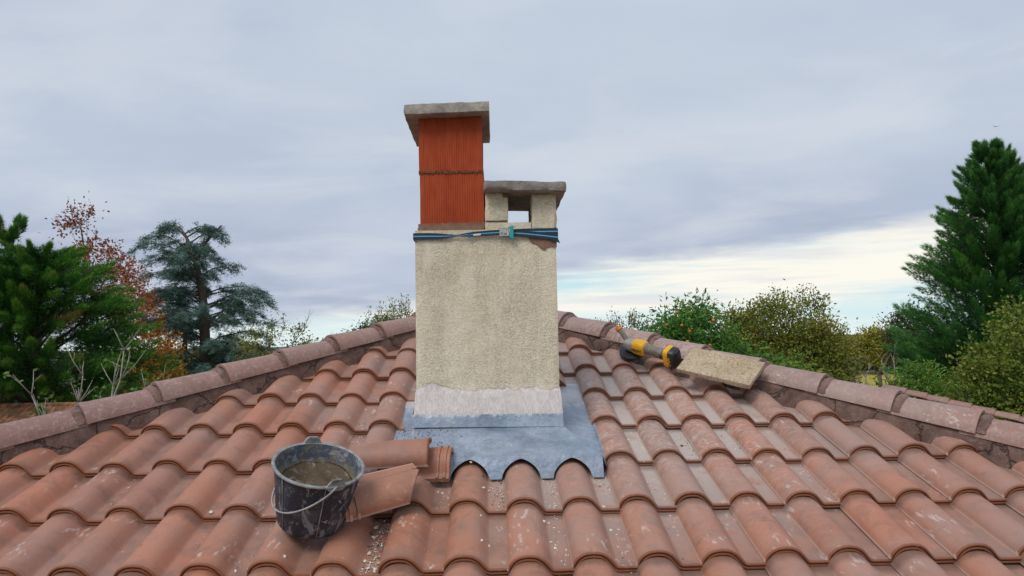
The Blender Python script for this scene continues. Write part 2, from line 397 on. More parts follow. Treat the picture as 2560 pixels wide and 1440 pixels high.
def m_leaf(cols, trans=.25, rough=.55):
    def bld(t, b):
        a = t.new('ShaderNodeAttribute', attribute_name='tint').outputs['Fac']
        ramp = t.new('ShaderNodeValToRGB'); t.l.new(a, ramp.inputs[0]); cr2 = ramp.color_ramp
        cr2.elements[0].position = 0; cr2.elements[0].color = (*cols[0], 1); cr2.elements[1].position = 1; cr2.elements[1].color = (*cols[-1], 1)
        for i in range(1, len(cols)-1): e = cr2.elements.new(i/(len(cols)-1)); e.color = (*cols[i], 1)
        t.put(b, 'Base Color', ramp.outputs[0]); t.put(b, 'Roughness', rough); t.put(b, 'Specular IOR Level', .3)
        tr = t.new('ShaderNodeBsdfTranslucent', {'Color': ramp.outputs[0]}); mx = t.new('ShaderNodeMixShader', {0: trans})
        t.l.new(b.outputs[0], mx.inputs[1]); t.l.new(tr.outputs[0], mx.inputs[2]); t.l.new(mx.outputs[0], t.out.inputs[0])
    return material('foliage', bld)
M['bark'] = simple('bark', (.10, .075, .055), .95, 0, .3, 20, .6, .02)
M['bark_pale'] = simple('pale_bark', (.30, .27, .23), .9, 0, .3, 20, .5, .01)

# ------------------------------------------------------------------ roof frame
TH = R_(18.126); TAN = math.tan(TH); Y0 = 2.3718; O_ = Vector((0, Y0, -.67856))
S_ = Vector((0, math.cos(TH), math.sin(TH))); N_ = Vector((0, -math.sin(TH), math.cos(TH)))
W, G = .21, .36; XL = .026; BH = .0525; TILT = R_(3.2)
XP, YP = -.045, 5.285                                   # where the two hips meet, in plan
ZP = -1.455+YP*TAN
def rp(x, s, n=0.0): return O_+Vector((x, 0, 0))+S_*s+N_*n
prof = [(0, .002), (.005, .0165), (.014, .0305), (.029, .0428), (.048, .0502), (.069, .0525), (.090, .0500), (.108, .0420), (.122, .0310), (.133, .0185), (.141, .0085), (.147, .0020), (.153, .0), (.180, .0), (.2085, .0), (.222, -.001)]
def prof_h(u):
    for (a, ha), (b, hb) in zip(prof, prof[1:]):
        if u <= b: return ha+(hb-ha)*(u-a)/(b-a)
    return 0.0
def roof_n(x, s):
    c = math.floor((x-XL)/W); u = x-XL-c*W; v = s-math.floor(s/G)*G
    return prof_h(u)-BH-v*math.tan(TILT)

def tile_bm(length=.43, head=False):
    """interlocking barrel-and-pan roof tile: x across, y up the slope, z out of the roof"""
    pr = []
    for i in range(len(prof)-1):
        (a, ha), (b, hb) = prof[i], prof[i+1]; pr.append((a, ha))
        if i in (1, 2, 3, 6, 7): pr.append(((a+b)/2, (ha+hb)/2+.0012))
    pr.append(prof[-1])
    n = len(pr); nor = []
    for i in range(n):
        a, b = pr[max(i-1, 0)], pr[min(i+1, n-1)]; tx, tz = b[0]-a[0], b[1]-a[1]; L = math.hypot(tx, tz); nor.append((-tz/L, tx/L))
    T = .0175
    loop = [(length, 0), (length*.5, 0), (.030, 0), (.0165, 0), (.0135, .0022), (.006, .0022), (.0015, .0008), (-.0004, -.0022), (.0002, -.0052), (.0095, -.0068), (.0095, -.0096), (-.0004, -.0112), (-.0010, -.0150), (.002, -T-.001), (.012, -T-.001), (.05, -T), (length, -T)]
    if head: loop = [(length, 0), (length-.012, .001), (length-.014, .007), (length-.022, .007), (length-.024, 0), (length-.040, 0), (length-.042, .006), (length-.050, .006), (length-.052, 0)]+loop[1:]
    bm = bmesh.new(); g = []
    for (x, z), (nx, nz) in zip(pr, nor): g.append([bm.verts.new((x+nx*o, y, z+nz*o)) for y, o in loop])
    m = len(loop)
    for i in range(n-1):
        for j in range(m): bm.faces.new([g[i][j], g[i][(j+1) % m], g[i+1][(j+1) % m], g[i+1][j]])
    bm.faces.new(g[0]); bm.faces.new(g[-1][::-1])
    bmesh.ops.recalc_face_normals(bm, faces=bm.faces)
    return bm
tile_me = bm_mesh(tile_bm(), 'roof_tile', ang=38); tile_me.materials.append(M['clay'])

house = empty('house', (-.045, 6.5, GZ), 'house with hipped terracotta tile roof and a part-rebuilt chimney, filling the foreground', 'house')
# walls (hidden below the eaves) and the boarding under the tiles
EY, BY, BACK = 1.55, 9.2, 12.9
def ridge_z(t): return ZP-t*TAN
WX = YP-EY
def plane_pts(off):
    a = (XP, YP, ZP-off); b = (XP, BY, ZP-off); ez = ridge_z(WX)-off
    return [a, b, (XP-WX, EY, ez), (XP+WX, EY, ez), (XP-WX, BY+WX, ez), (XP+WX, BY+WX, ez)]
v = plane_pts(.115)
roof = put('roof', mesh('roof', v+[(x, y, z-.03) for x, y, z in v[2:]], [(2, 3, 0), (0, 3, 5, 1), (1, 5, 4), (4, 2, 0, 1), (2, 6, 7, 3), (3, 7, 9, 5), (5, 9, 8, 4), (4, 8, 6, 2), (6, 8, 9, 7)]), M['underlay'], house)
wz = ridge_z(WX)-.15
for x0, x1, y0, y1 in ((XP-WX+.4, XP+WX-.4, EY+.4, EY+.6), (XP-WX+.4, XP+WX-.4, BY+WX-.6, BY+WX-.4), (XP-WX+.4, XP-WX+.6, EY+.6, BY+WX-.6), (XP+WX-.6, XP+WX-.4, EY+.6, BY+WX-.6)):
    put('wall', mesh('wall', *box_vf(x0, x1, y0, y1, GZ, wz)), M['plaster'], house)

SH_X0, SH_X1, SH_Y0, SH_Y1 = -.362, .287, 3.285, 3.74       # chimney shaft footprint
def hidden(c, r):
    """tiles left out where the chimney and its flashing stand"""
    if c in (-1, 0, 1) and r == 2: return True
    if c == -2 and r == 2: return True
    if c in (-1, 0) and r in (3,): return True
    if c == 1 and r in (3,): return True
    if c == -2 and r in (3,): return True
    return False
for r in range(-2, 9):
    for c in range(-19, 19):
        x0 = XL+c*W; s0 = r*G
        if hidden(c, r): continue
        tl = rp(x0, s0+.43); 
        def inside(x, s):
            P = rp(x, s); return (YP-P.y)-abs(P.x-XP)      # >0 on the front slope
        corners = [inside(x0+a, s0+b) for a in (0, .22) for b in (0, .43)]
        if max(corners) < .14 or max(inside(x0+.07, s0), inside(x0+.18, s0)) < .125: continue
        if abs(x0+.1-XP) > 3.65: continue
        mid = (s0+.2)
        jx, jz = rnd.uniform(-.003, .003), rnd.uniform(0, .004)
        base = rp(x0+jx, s0+rnd.uniform(-.008, .008), -BH+jz)
        a = -TILT+rnd.uniform(-.004, .004); yaw = rnd.uniform(-.010, .010)
        Mx = Matrix.Translation(base) @ Matrix.Rotation(TH, 4, 'X') @ Matrix.Rotation(yaw, 4, 'Z') @ Matrix.Rotation(a, 4, 'X') @ Matrix.Rotation(rnd.uniform(-.012, .012), 4, 'Y')
        cuts = []
        for sg in (-1, 1):
            if min((YP-rp(x0+a2, s0+b2).y)-sg*(x0+a2-XP) for a2 in (0, .22) for b2 in (0, .43)) < .13:
                n = Vector((sg, 1, 0)).normalized(); pt = Vector((XP, YP, 0))-n*(.060+rnd.uniform(0, .015))
                cuts.append((pt, n, False))
        if c == -3 and r == 3: cuts.append((Vector((-.452, 3.35, 0)), Vector((.35, -.065, 0)).normalized()))
        if c == -3 and r == 2: cuts.append((Vector((-.462, 3.2, 0)), Vector((1, .0, 0)).normalized()))
        sx0, sx1, sy0, sy1 = SH_X0-.012, SH_X1+.012, SH_Y0, SH_Y1
        if c == 1 and r in (4, 5): 
            if r == 4:
                Mx = Matrix.Translation(S_*.175+N_*-.012) @ Mx
        if cuts:
            bm = tile_bm(); bmesh.ops.transform(bm, matrix=Mx, verts=bm.verts)
            for pt, n, *nofill in cuts:
                res = bmesh.ops.bisect_plane(bm, geom=bm.verts[:]+bm.edges[:]+bm.faces[:], plane_co=pt, plane_no=n, clear_outer=True)
                ed = [e for e in res['geom_cut'] if isinstance(e, bmesh.types.BMEdge)]
                if ed and not nofill: bmesh.ops.holes_fill(bm, edges=ed, sides=0)
            bm.verts.ensure_lookup_table()
            if len(bm.verts) < 8 or (max(v_.co.y for v_ in bm.verts)-min(v_.co.y for v_ in bm.verts) < .11) or (max(v_.co.x for v_ in bm.verts)-min(v_.co.x for v_ in bm.verts) < .05 and c != -2): bm.free(); continue
            bmesh.ops.transform(bm, matrix=Mx.inverted(), verts=bm.verts)
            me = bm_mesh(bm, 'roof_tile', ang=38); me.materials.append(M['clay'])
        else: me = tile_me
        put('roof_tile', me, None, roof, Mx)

# hidden slopes of the roof: one simplified tile sheet per slope
def low_slope(name, org, xa, sa, nx_, ns_, keep):
    acc = Acc(); pts = [(0, .002), (.02, .037), (.069, .0525), (.118, .035), (.15, 0), (.21, 0)]
    na = xa.cross(sa)
    for r in range(ns_):
        for c in range(nx_):
            if not keep(org+xa*(c*W+.1)+sa*(r*G+.2)): continue
            vv = []
            for y, o in ((0, -.014), (0, 0), (.4, -.022)):
                for u, h in pts: vv.append(org+xa*(c*W+u)+sa*(r*G+y)+na*(h-.0525+o))
            n = len(pts); ff = [(k*n+i, k*n+i+1, (k+1)*n+i+1, (k+1)*n+i) for k in range(2) for i in range(n-1)]
            acc.add((vv, ff))
    me = acc.mesh(name, ang=35); me.materials.append(M['clay'])
    o = put(name, me, None, roof); o['kind'] = 'stuff'; return o
for sg in (-1, 1):
    xa = Vector((0, sg, 0)); sa = Vector((-sg*math.cos(TH), 0, math.sin(TH)))
    org = Vector((XP+sg*WX, (EY-.5) if sg > 0 else BY+WX+.5, ridge_z(WX)))
    low_slope('side_slope_tiles', org, xa, sa, 62, 11, lambda P, sg=sg: abs(P.x-XP)-max(0, YP-P.y)-max(0, P.y-BY) > .24 and abs(P.x-XP) > .1)

# ridge tiles along both hips
def ridge_me(r0=.101, r1=.087, L=.40, th=.012):
    bm = bmesh.new(); seg = 18; ys = [(0, 1.0), (.004, 1.015), (.05, 1.0), (L*.5, 0), (L, 0)]
    rings = []
    for inner in (0, 1):
        for y, _ in (ys if not inner else ys[::-1]):
            r = r0+(r1-r0)*y/L+(.0025 if y <= .004 and not inner else 0)-(th if inner else 0)
            rings.append([bm.verts.new((r*math.cos(a), y, r*math.sin(a)*.98)) for a in [math.pi*(.025+.95*k/seg) for k in range(seg+1)]])
    n = len(rings)
    for i in range(n):
        for k in range(seg): bm.faces.new([rings[i][k], rings[i][k+1], rings[(i+1) % n][k+1], rings[(i+1) % n][k]])
    bm.faces.new([q[0] for q in rings]); bm.faces.new([q[-1] for q in rings][::-1])
    me = bm_mesh(bm, 'ridge_tile', ang=40); me.materials.append(M['ridge']); return me
ridge_mesh = ridge_me()
def hip_mat(base, dirv, tilt=0):
    y = dirv.normalized(); x = y.cross(Vector((0, 0, 1))).normalized(); z = x.cross(y)
    m = Matrix((x, y, z)).transposed().to_4x4(); m.translation = base
    return m @ Matrix.Rotation(tilt, 4, 'X')
def collar(parent, base, dirv, r=.1, name='ridge_mortar'):
    """mortar bead at the joint of two ridge tiles"""
    bm = bmesh.new(); seg = 20; rings = []
    for y, rr in ((-.012, r-.016), (-.004, r-.003), (.012, r+.001), (.030, r-.004), (.042, r-.012)):
        rings.append([bm.verts.new(((rr+noise.noise(Vector((k*.7, y*90, base.x*9)))*.004)*math.cos(a), y+noise.noise(Vector((k*.5, 3, base.x*7)))*.006, (rr+noise.noise(Vector((k*.6, y*80, base.y*9)))*.003)*math.sin(a))) for k in range(seg+1) for a in [math.pi*(.07+.86*k/seg)]])
    for i in range(4):
        for k in range(seg): bm.faces.new([rings[i][k], rings[i][k+1], rings[i+1][k+1], rings[i+1][k]])
    return put(name, bm_mesh(bm, 'collar', smooth=True), M['collar'], parent, hip_mat(base, dirv))
for sg, t0, dt in ((-1, .70, .2355), (1, .525, .2325)):
    up = Vector((-sg, 1, TAN)); dirn = up.normalized()
    k = -2
    while True:
        t = t0+dt*k; k += 1
        if t < .06: continue
        if t > WX+.05: break
        base = Vector((XP+sg*t, YP-t, ridge_z(t)+.009+rnd.uniform(-.003, .003)))
        Mx = hip_mat(base, up, -R_(1.9)) @ Matrix.Rotation(rnd.uniform(-.012, .012), 4, 'Z')
        put('ridge_tile', ridge_mesh, None, roof, Mx)
        collar(roof, base-dirn*.030-Vector((0, 0, .008)), up, .0960)
# ridge tile rows that run back from the top
for k in range(14):
    put('ridge_tile', ridge_mesh, None, roof, hip_mat(Vector((XP, YP-.10+k*.33, ZP+.012)), Vector((0, 1, 0)), -R_(1.9)))
# mortar bedding between the ridge tiles and the slope
for sg in (-1, 1):
    L = WX*math.sqrt(2+TAN*TAN); n = int(L/.03); up = Vector((-sg, 1, TAN)).normalized()
    down = Vector((XP+sg*WX, EY, ridge_z(WX)))
    side = Vector((-sg, -1, 0)).normalized()                       # towards the front slope
    vv, ff = [], []
    for i in range(n+1):
        P = down+up*(L*i/n)
        w = .105+noise.noise(Vector((i*.35, sg*5, 0)))*.012+noise.noise(Vector((i*.08, sg*5, 2)))*.012
        ring = []
        for sd_, o in ((-1, 0), (1, 0)):
            pass
        def front_z(b): return -b*TAN*math.sqrt(.5)
        ring = [P-side*.12+Vector((0, 0, front_z(.12)-.075)), P-side*.086+Vector((0, 0, .032)), P+Vector((0, 0, .07)), P+side*.083+Vector((0, 0, .012)), P+side*(.093+noise.noise(Vector((i*.5, 1, sg)))*.006)+Vector((0, 0, -.020)), P+side*w+Vector((0, 0, front_z(w)-.082))]
        vv += ring
    for i in range(n):
        for k2 in range(5): a = i*6+k2; ff.append((a, a+1, a+7, a+6))
    put('ridge_mortar', mesh('mortar', vv, ff, smooth=True), M['infill'], roof)

# ------------------------------------------------------------------ chimney
CY = .5*(SH_Y0+SH_Y1)
def shaft():
    bm = bmesh.new(); rings = []; nz = 70
    xs = [SH_X0+(SH_X1-SH_X0)*i/44 for i in range(45)]; ys = [SH_Y0+(SH_Y1-SH_Y0)*i/30 for i in range(31)]
    per = [(x, SH_Y0, 0, -1) for x in xs]+[(SH_X1, y, 1, 0) for y in ys[1:]]+[(x, SH_Y1, 0, 1) for x in xs[::-1][1:]]+[(SH_X0, y, -1, 0) for y in ys[::-1][1:-1]]
    zb, zt = -.62, .531
    for k in range(nz+1):
        z = zb+(zt-zb)*k/nz; fl = max(0, (-.20-z))*.07; fl += .004 if z < -.20 else 0
        ring = []
        for x, y, nx, ny in per:
            cx = (x-(SH_X0+SH_X1)/2)/((SH_X1-SH_X0)/2); cy = (y-CY)/((SH_Y1-SH_Y0)/2)
            P = Vector((x+cx*fl-.004*(z+.2)*.4, y+cy*fl, z))
            d = noise.noise(P*16)*.0028+noise.noise(P*60)*.0018
            corner = abs(cx) > .985 and abs(cy) > .985
            d -= .004 if corner else 0
            ring.append(bm.verts.new(P+Vector((nx, ny, 0))*d))
        rings.append(ring)
    m = len(per)
    for k in range(nz):
        for i in range(m): bm.faces.new([rings[k][i], rings[k][(i+1) % m], rings[k+1][(i+1) % m], rings[k+1][i]])
    bm.faces.new(rings[-1])
    return bm_mesh(bm, 'chimney', ang=50)
chimney = put('chimney', shaft(), M['render'], house)
def blk(name, mat, *a, **k):
    ang = k.pop('ang', 45); return put(name, bm_mesh(rough_box(*a, **k), name, ang=ang), mat, chimney)
blk('curb', M['render'], -.040, .1745, 3.292, 3.42, .525, .567, seed=2, bev=.003, amp=.0015, res=.012)
blk('curb', M['render'], -.040, .291, 3.62, 3.735, .525, .567, seed=3, bev=.003, res=.015)
blk('pillar', M['render'], -.039, .067, 3.290, 3.41, .573, .706, seed=4, bev=.008, amp=.0035, res=.012)
blk('pillar', M['render'], .1765, .291, 3.288, 3.41, .525, .706, seed=5, bev=.008, amp=.0035, res=.012)
blk('pillar', M['slab_dark'], -.036, .066, 3.63, 3.735, .567, .70, seed=6, bev=.006, res=.02)
blk('pillar', M['slab_dark'], .182, .289, 3.63, 3.735, .567, .70, seed=7, bev=.006, res=.02)
blk('mortar_joint', M['brown_mortar'], -.036, .064, 3.296, 3.40, .565, .576, seed=8, bev=.001, amp=.001, res=.012)
o = blk('broken_corner', M['brown_mortar'], .040, .0675, 3.287, 3.33, .680, .708, seed=9, bev=.004, res=.008); o['label'] = 'bare terracotta where the render broke off the pillar corner'
def cap2(P):
    return Vector((P.x, P.y, P.z-(P.x+.04)*.030))
o = blk('cap_slab', M['slab_dark'], -.043, .333, 3.215, 3.735, .704, .749, seed=11, amp=.003, bev=.007, res=.016, fn=cap2); o['label'] = 'lower dark grey concrete slab on short rendered pillars'
def cap1(P):
    return Vector((P.x, P.y, P.z+(P.x+.2)*.035))
o = blk('cap_slab', M['slab'], -.409, -.0125, 3.255, 3.80, 1.076, 1.124, seed=12, amp=.0022, bev=.004, res=.016, fn=cap1); o['label'] = 'upper grey concrete slab on the red blocks'
# grooved hollow clay blocks
def brick_bm(x0, x1, y0, y1, z0, z1, seed):
    per = []
    def side(a, b, nx, ny):
        L = math.hypot(b[0]-a[0], b[1]-a[1]); pitch = L/27; k = 0
        for k in range(27):
            for f, d in ((.0, 0), (.14, -.0028), (.5, -.0028), (.64, 0)):
                if k in (0, 1, 26, 25): d = 0
                s_ = (k+f)/27; w_ = .6+.6*noise.noise(Vector((k*1.7, seed, 0)))
                per.append((a[0]+(b[0]-a[0])*s_+nx*d*w_, a[1]+(b[1]-a[1])*s_+ny*d*w_))
    side((x0, y0), (x1, y0), 0, -1); side((x1, y0), (x1, y1), 1, 0); side((x1, y1), (x0, y1), 0, 1); side((x0, y1), (x0, y0), -1, 0)
    bm = bmesh.new(); rings = []
    for k in range(9):
        z = z0+(z1-z0)*k/8
        rings.append([bm.verts.new((px+noise.noise(Vector((px*9, z*7, seed)))*.002, py+noise.noise(Vector((px*9, z*7, seed+4)))*.002, z+(noise.noise(Vector((px*60, seed*3, k)))*.004 if k in (0, 8) else 0))) for px, py in per])
    m = len(per)
    for k in range(8):
        for i in range(m): bm.faces.new([rings[k][i], rings[k][(i+1) % m], rings[k+1][(i+1) % m], rings[k+1][i]])
    bm.faces.new(rings[-1]); bm.faces.new(rings[0][::-1])
    return bm_mesh(bm, 'brick', ang=30)
put('brick', brick_bm(-.3425, -.0455, 3.328, 3.735, .563, .812, 1), M['brick'], chimney)
put('brick', brick_bm(-.3465, -.0500, 3.325, 3.735, .8185, 1.078, 5), M['brick'], chimney)
def jag(x0, x1, zt, zb, n, at, ab, seed):
    """ragged strip outline"""
    top = []; bot = []
    for i in range(n+1):
        x = x0+(x1-x0)*i/n; r = random.Random(seed*997+i)
        top.append((x, zt(x)+r.uniform(0, at)*(r.random() < .6))); bot.append((x, zb(x)-r.uniform(0, ab)*(r.random() < .6)))
    return top+bot[::-1]
put('mortar_joint', mesh('joint', *prism(jag(-.345, -.047, lambda x: .8165, lambda x: .813, 80, .004 , .012, 3), 3.3245, 3.35)), M['joint'], chimney)
put('mortar_joint', mesh('joint2', *prism(jag(-.349, -.044, lambda x: .820, lambda x: .809, 8, .002, .002, 5), 3.329, 3.733)), M['brown_mortar'], chimney)
put('mortar_bed', mesh('bed', *prism(jag(-.350, -.030, lambda x: .566+.01*(x+.2), lambda x: .536+.035*(x+.35) if x < -.06 else .553, 40, .006, .006, 8), 3.306, 3.74)), M['brown_mortar'], chimney)
put('mortar_bed', mesh('bed2', *prism([(-.352, .529), (-.30, .527), (-.05, .529), (-.041, .548), (-.06, .556), (-.352, .545)], 3.296, 3.74)), M['brown_mortar'], chimney)
patch = [(.160, .495), (.163, .482), (.166, .476), (.171, .474), (.174, .467), (.180, .464), (.186, .466), (.192, .460), (.199, .459), (.203, .451), (.209, .447), (.213, .440), (.219, .441), (.224, .434), (.231, .431), (.237, .434), (.241, .443), (.250, .446), (.262, .448), (.289, .447), (.289, .495)]
o = put('render_patch', mesh('patch', *prism(patch, 3.2805, 3.30)), M['brown_mortar'], chimney); o['label'] = 'brown patch where the render is missing below the strap'

# ------------------------------------------------------------------ flashing
fl = []
def sheet(name, vv, ff, thick=.0015):
    me = mesh(name, vv, ff); o = put(name, me, M['zinc'], house)
    md = o.modifiers.new('thickness', 'SOLIDIFY'); md.thickness = thick; md.offset = 0; return o
# upstand folded round the foot of the shaft
acc = Acc()
z1, z0 = -.3035, -.358
fx0, fx1, fy = -.380, .297, 3.260
acc.add(([(fx0, fy-.009, z0-.002), (fx1, fy-.009, z0-.010), (fx1, fy+.002, z1-.008), (fx0, fy+.002, z1)], [(0, 1, 2, 3)]))
acc.add(([(fx0, fy, z0-.004), (fx0, fy+.002, z1), (fx0+.004, SH_Y1+.05, z1+.15), (fx0+.004, SH_Y1+.05, z0+.13)], [(0, 1, 2, 3)]))
acc.add(([(fx1, fy, z0-.012), (fx1, SH_Y1+.05, z0+.13), (fx1, SH_Y1+.05, z1+.15), (fx1, fy+.002, z1-.008)], [(0, 1, 2, 3)]))
sheet('flashing_upstand', acc.v, acc.f)
# apron below the front with a scalloped skirt
def apron():
    vv, ff = [], []
    nx = 168
    XA0, XA1 = -.372, .432
    def top(x):
        return rp(max(-.372, min(.300, x)), .968-.045*(x+.37), .012)
    def fold(x): return rp(x, .648, .022+.004*math.sin(x*14))
    xs = [XA0+(XA1-XA0)*i/nx for i in range(nx+1)]
    rows = []
    for i, x in enumerate(xs):
        f = i/nx; xt = -.368+(.298+.368)*f
        A = rp(xt, .972-.035*f, .020); B = rp(x, .660, .018)
        rows.append([A.lerp(B, q) for q in (0, .33, .66, 1)])
    base = 0
    for rrow in rows: vv += rrow
    for i in range(nx):
        for k in range(3): a = i*4+k; ff.append((a, a+1, a+5, a+4))
    # skirt
    off = len(vv); depth = .086
    for i, x in enumerate(xs):
        B = rp(x, .660, .018)
        d = depth
        for c in (-2, -1, 0, 1):
            xc = XL+c*W+.070; u = abs(x-xc)
            w_ = .079
            if u < w_ and not (c == -2): d = min(d, .010+(depth-.010)*(1-math.sqrt(max(0, 1-(u/w_)**2)))**.78)
        n_ = -d*.86; s_ = -d*.62
        vv.append(B+N_*n_*.55+S_*s_*.55); vv.append(B+N_*n_+S_*s_)
    for i in range(nx):
        a = off+i*2; ff.append((i*4+3, a, a+2, (i+1)*4+3)); ff.append((a, a+1, a+3, a+2))
    # right-hand wing from the corner of the shaft down to the skirt end
    return vv, ff
av, af = apron(); sheet('flashing_apron', av, af)
def channel(pts, name, nseg=8):
    vv = [rp(*q) for q in pts]; return vv
acc = Acc()
acc.add(([rp(.298, .93, .018), rp(.432, .660, .016), rp(.452, .660, -.035), rp(.452, 1.66, -.060), rp(.298, 1.66, -.060), rp(.298, .95, -.030)], [(0, 1, 2, 5), (5, 2, 3, 4)]))
acc.add(([rp(.452, .74, -.035), rp(.462, .74, -.032), rp(.462, 1.66, -.045), rp(.452, 1.66, -.060)], [(0, 1, 2, 3)]))
sheet('flashing_channel', acc.v, acc.f)
acc = Acc()
acc.add(([rp(-.372, .66, .018), rp(-.368, .97, .018), rp(-.372, 1.62, -.060), rp(-.50, 1.62, -.060), rp(-.50, .60, -.045), rp(-.372, .60, -.045), rp(-.380, .95, -.040)], [(3, 4, 5, 6), (3, 6, 2), (5, 0, 1, 6)]))
sheet('flashing_channel', acc.v, acc.f)

# ------------------------------------------------------------------ ratchet strap round the chimney
strap = empty('ratchet_strap', (-.03, 3.5, .50), 'navy ratchet strap with light blue stripe tied round the chimney shaft', 'strap')
def ribbon(pts, name, parent, stripe=True, thick=.0022, mats=None):
    """pts: (x, y, z, half width); the outward side is derived from the path round the shaft"""
    vv, ff, mi = [], [], []
    k = [-1, -.16, .16, 1] if stripe else [-1, 1]
    c = Vector(((SH_X0+SH_X1)/2, CY, 0)); m = len(k)
    for x, y, z, h in pts:
        d = Vector((x, y, 0))-c; q = Vector((x/1.0-c.x, 0, 0))
        if abs(d.x)/(SH_X1-SH_X0) > abs(d.y)/(SH_Y1-SH_Y0): nrm = Vector((math.copysign(1, d.x), 0, 0))
        else: nrm = Vector((0, math.copysign(1, d.y), 0))
        for o in (0, thick):
            for kk in k: vv.append(Vector((x, y, z+kk*h))+nrm*o)
    n = len(pts)
    for i in range(n-1):
        a = i*2*m; b = (i+1)*2*m
        for j in range(m-1):
            ff.append((a+m+j, a+m+j+1, b+m+j+1, b+m+j)); mi.append(1 if (stripe and j == 1) else 0)
            ff.append((a+j, b+j, b+j+1, a+j+1)); mi.append(0)
        ff.append((a, a+m, b+m, b)); mi.append(0); ff.append((a+m-1, b+m-1, b+2*m-1, a+2*m-1)); mi.append(0)
    me = mesh(name, vv, ff, mi=mi); bm = bmesh.new(); bm.from_mesh(me); bmesh.ops.recalc_face_normals(bm, faces=bm.faces); bm.to_mesh(me); bm.free()
    for m_ in (mats or (M['navy'], M['stripe'])): me.materials.append(m_)
    return put(name, me, None, parent)
YF = 3.2765
ribbon([(-.369, YF, .503, .0150), (-.30, YF, .503, .0150), (-.25, YF-.001, .502, .0130), (-.20, YF-.002, .502, .0075), (-.165, YF-.004, .503, .0035), (-.13, YF-.005, .506, .0085), (-.09, YF-.005, .509, .0115), (-.02, YF-.006, .513, .0125), (.03, YF-.008, .515, .0125)], 'webbing', strap)
ribbon([(.078, YF-.010, .511, .0120), (.12, YF-.006, .510, .0140), (.18, YF-.003, .504, .0145), (.24, YF-.002, .497, .0145), (.2945, YF-.001, .490, .0150)], 'webbing', strap)
ribbon([(.082, YF-.006, .518, .0110), (.14, YF-.0015, .519, .0135), (.20, YF+.0005, .518, .0145), (.26, YF+.001, .518, .0145), (.2945, YF+.001, .518, .0145)], 'webbing', strap)
ribbon([(.2955, YF, .505, .024), (.2955, 3.5, .51, .016), (.2955, 3.749, .512, .016)], 'webbing', strap)
ribbon([(.29, 3.749, .512, .016), (0, 3.751, .508, .016), (-.366, 3.749, .505, .016)], 'webbing', strap)
ribbon([(-.3705, 3.748, .505, .016), (-.3705, 3.5, .504, .016), (-.3705, YF, .503, .015)], 'webbing', strap)
a = Acc(); a.add(prism([(.262, .475), (.2955, .466), (.304, .461), (.297, .480)], YF-.004, YF-.001)); put('strap_tail', a.mesh(smooth=False), M['navy'], strap)
b = Acc()
def bx(acc, x, y, z, mi=0): acc.add(box_vf(*x, *y, *z), mi)
bx(b, (.022, .084), (YF-.012, YF-.009), (.532, .536)); bx(b, (.022, .084), (YF-.012, YF-.009), (.493, .497))
bx(b, (.074, .090), (YF-.024, YF-.006), (.488, .540)); bx(b, (.080, .086), (YF-.026, YF-.010), (.480, .546)); bx(b, (.068, .096), (YF-.020, YF-.010), (.537, .541)); bx(b, (.068, .096), (YF-.020, YF-.010), (.486, .490))
buckle = put('ratchet_buckle', b.mesh(smooth=False), M['teal'], strap)
b = Acc(); bx(b, (.026, .031), (YF-.018, YF-.008), (.497, .532)); bx(b, (.031, .072), (YF-.018, YF-.010), (.527, .532)); bx(b, (.031, .072), (YF-.018, YF-.010), (.497, .502)); bx(b, (.040, .045), (YF-.020, YF-.009), (.500, .528)); bx(b, (.045, .058), (YF-.016, YF-.012), (.510, .524))
b.add(tube([(.064, YF-.016, .498), (.064, YF-.016, .531)], .006, 10))
put('ratchet_drum', b.mesh(smooth=False), M['steel'], buckle)
b = Acc(); bx(b, (-.118, -.104), (YF-.011, YF-.006), (.494, .508)); put('stitched_end', b.mesh(smooth=False), M['royal'], strap)
b = Acc(); b.add(([(-.094, YF-.0115, .500), (-.060, YF-.0115, .503), (-.060, YF-.0115, .512), (-.094, YF-.0115, .509), (-.094, YF-.0085, .500), (-.060, YF-.0085, .503), (-.060, YF-.0085, .512), (-.094, YF-.0085, .509)], [(0, 1, 2, 3), (4, 7, 6, 5), (0, 4, 5, 1), (3, 2, 6, 7), (0, 3, 7, 4), (1, 5, 6, 2)])); put('care_label', b.mesh(smooth=False), M['label'], strap)

# ------------------------------------------------------------------ bucket
def frame(base, up, xdir):
    z = up.normalized(); x = (xdir-z*xdir.dot(z)).normalized(); y = z.cross(x)
    m = Matrix((x, y, z)).transposed().to_4x4(); m.translation = base; return m
lean = R_(12)
bup = N_*math.cos(lean)+Vector((1, 0, 0))*math.sin(lean)
bbase = Vector((-.658, 2.584, -.606))
BM = frame(bbase, bup, Vector((1, 0, 0)))
bucket = empty('bucket', (0, 0, 0), 'black rubber builder\'s bucket smeared with mortar, standing on the tiles', 'bucket'); bucket.matrix_basis = BM
RB, RT, BHT = .116, .148, .226
outer = [(0.0, .006), (RB-.035, .006), (RB-.022, 0), (RB-.010, .004), (RB-.003, .014)]+[(RB+(RT-RB)*((z-.014)/(BHT-.014))**.95, z) for z in (.05, .10, .15, .20, .222)]+[(RT+.003, BHT-.004), (RT+.006, BHT), (RT+.003, BHT+.003), (RT-.002, BHT+.001)]
inner = [(RT-.002, BHT+.001), (RT-.005, BHT-.006), (RT-.012, .19), (RT-.022, .14), (RT-.035, .09), (RB-.008, .02), (0, .018)]
body = Acc().add(lathe(outer, 64)).mesh('bucket_wall'); put('bucket_wall', body, M['bucket'], bucket, BM)
put('bucket_lining', Acc().add(lathe(inner, 64)).mesh('lining'), M['bucket_in'], bucket, BM)
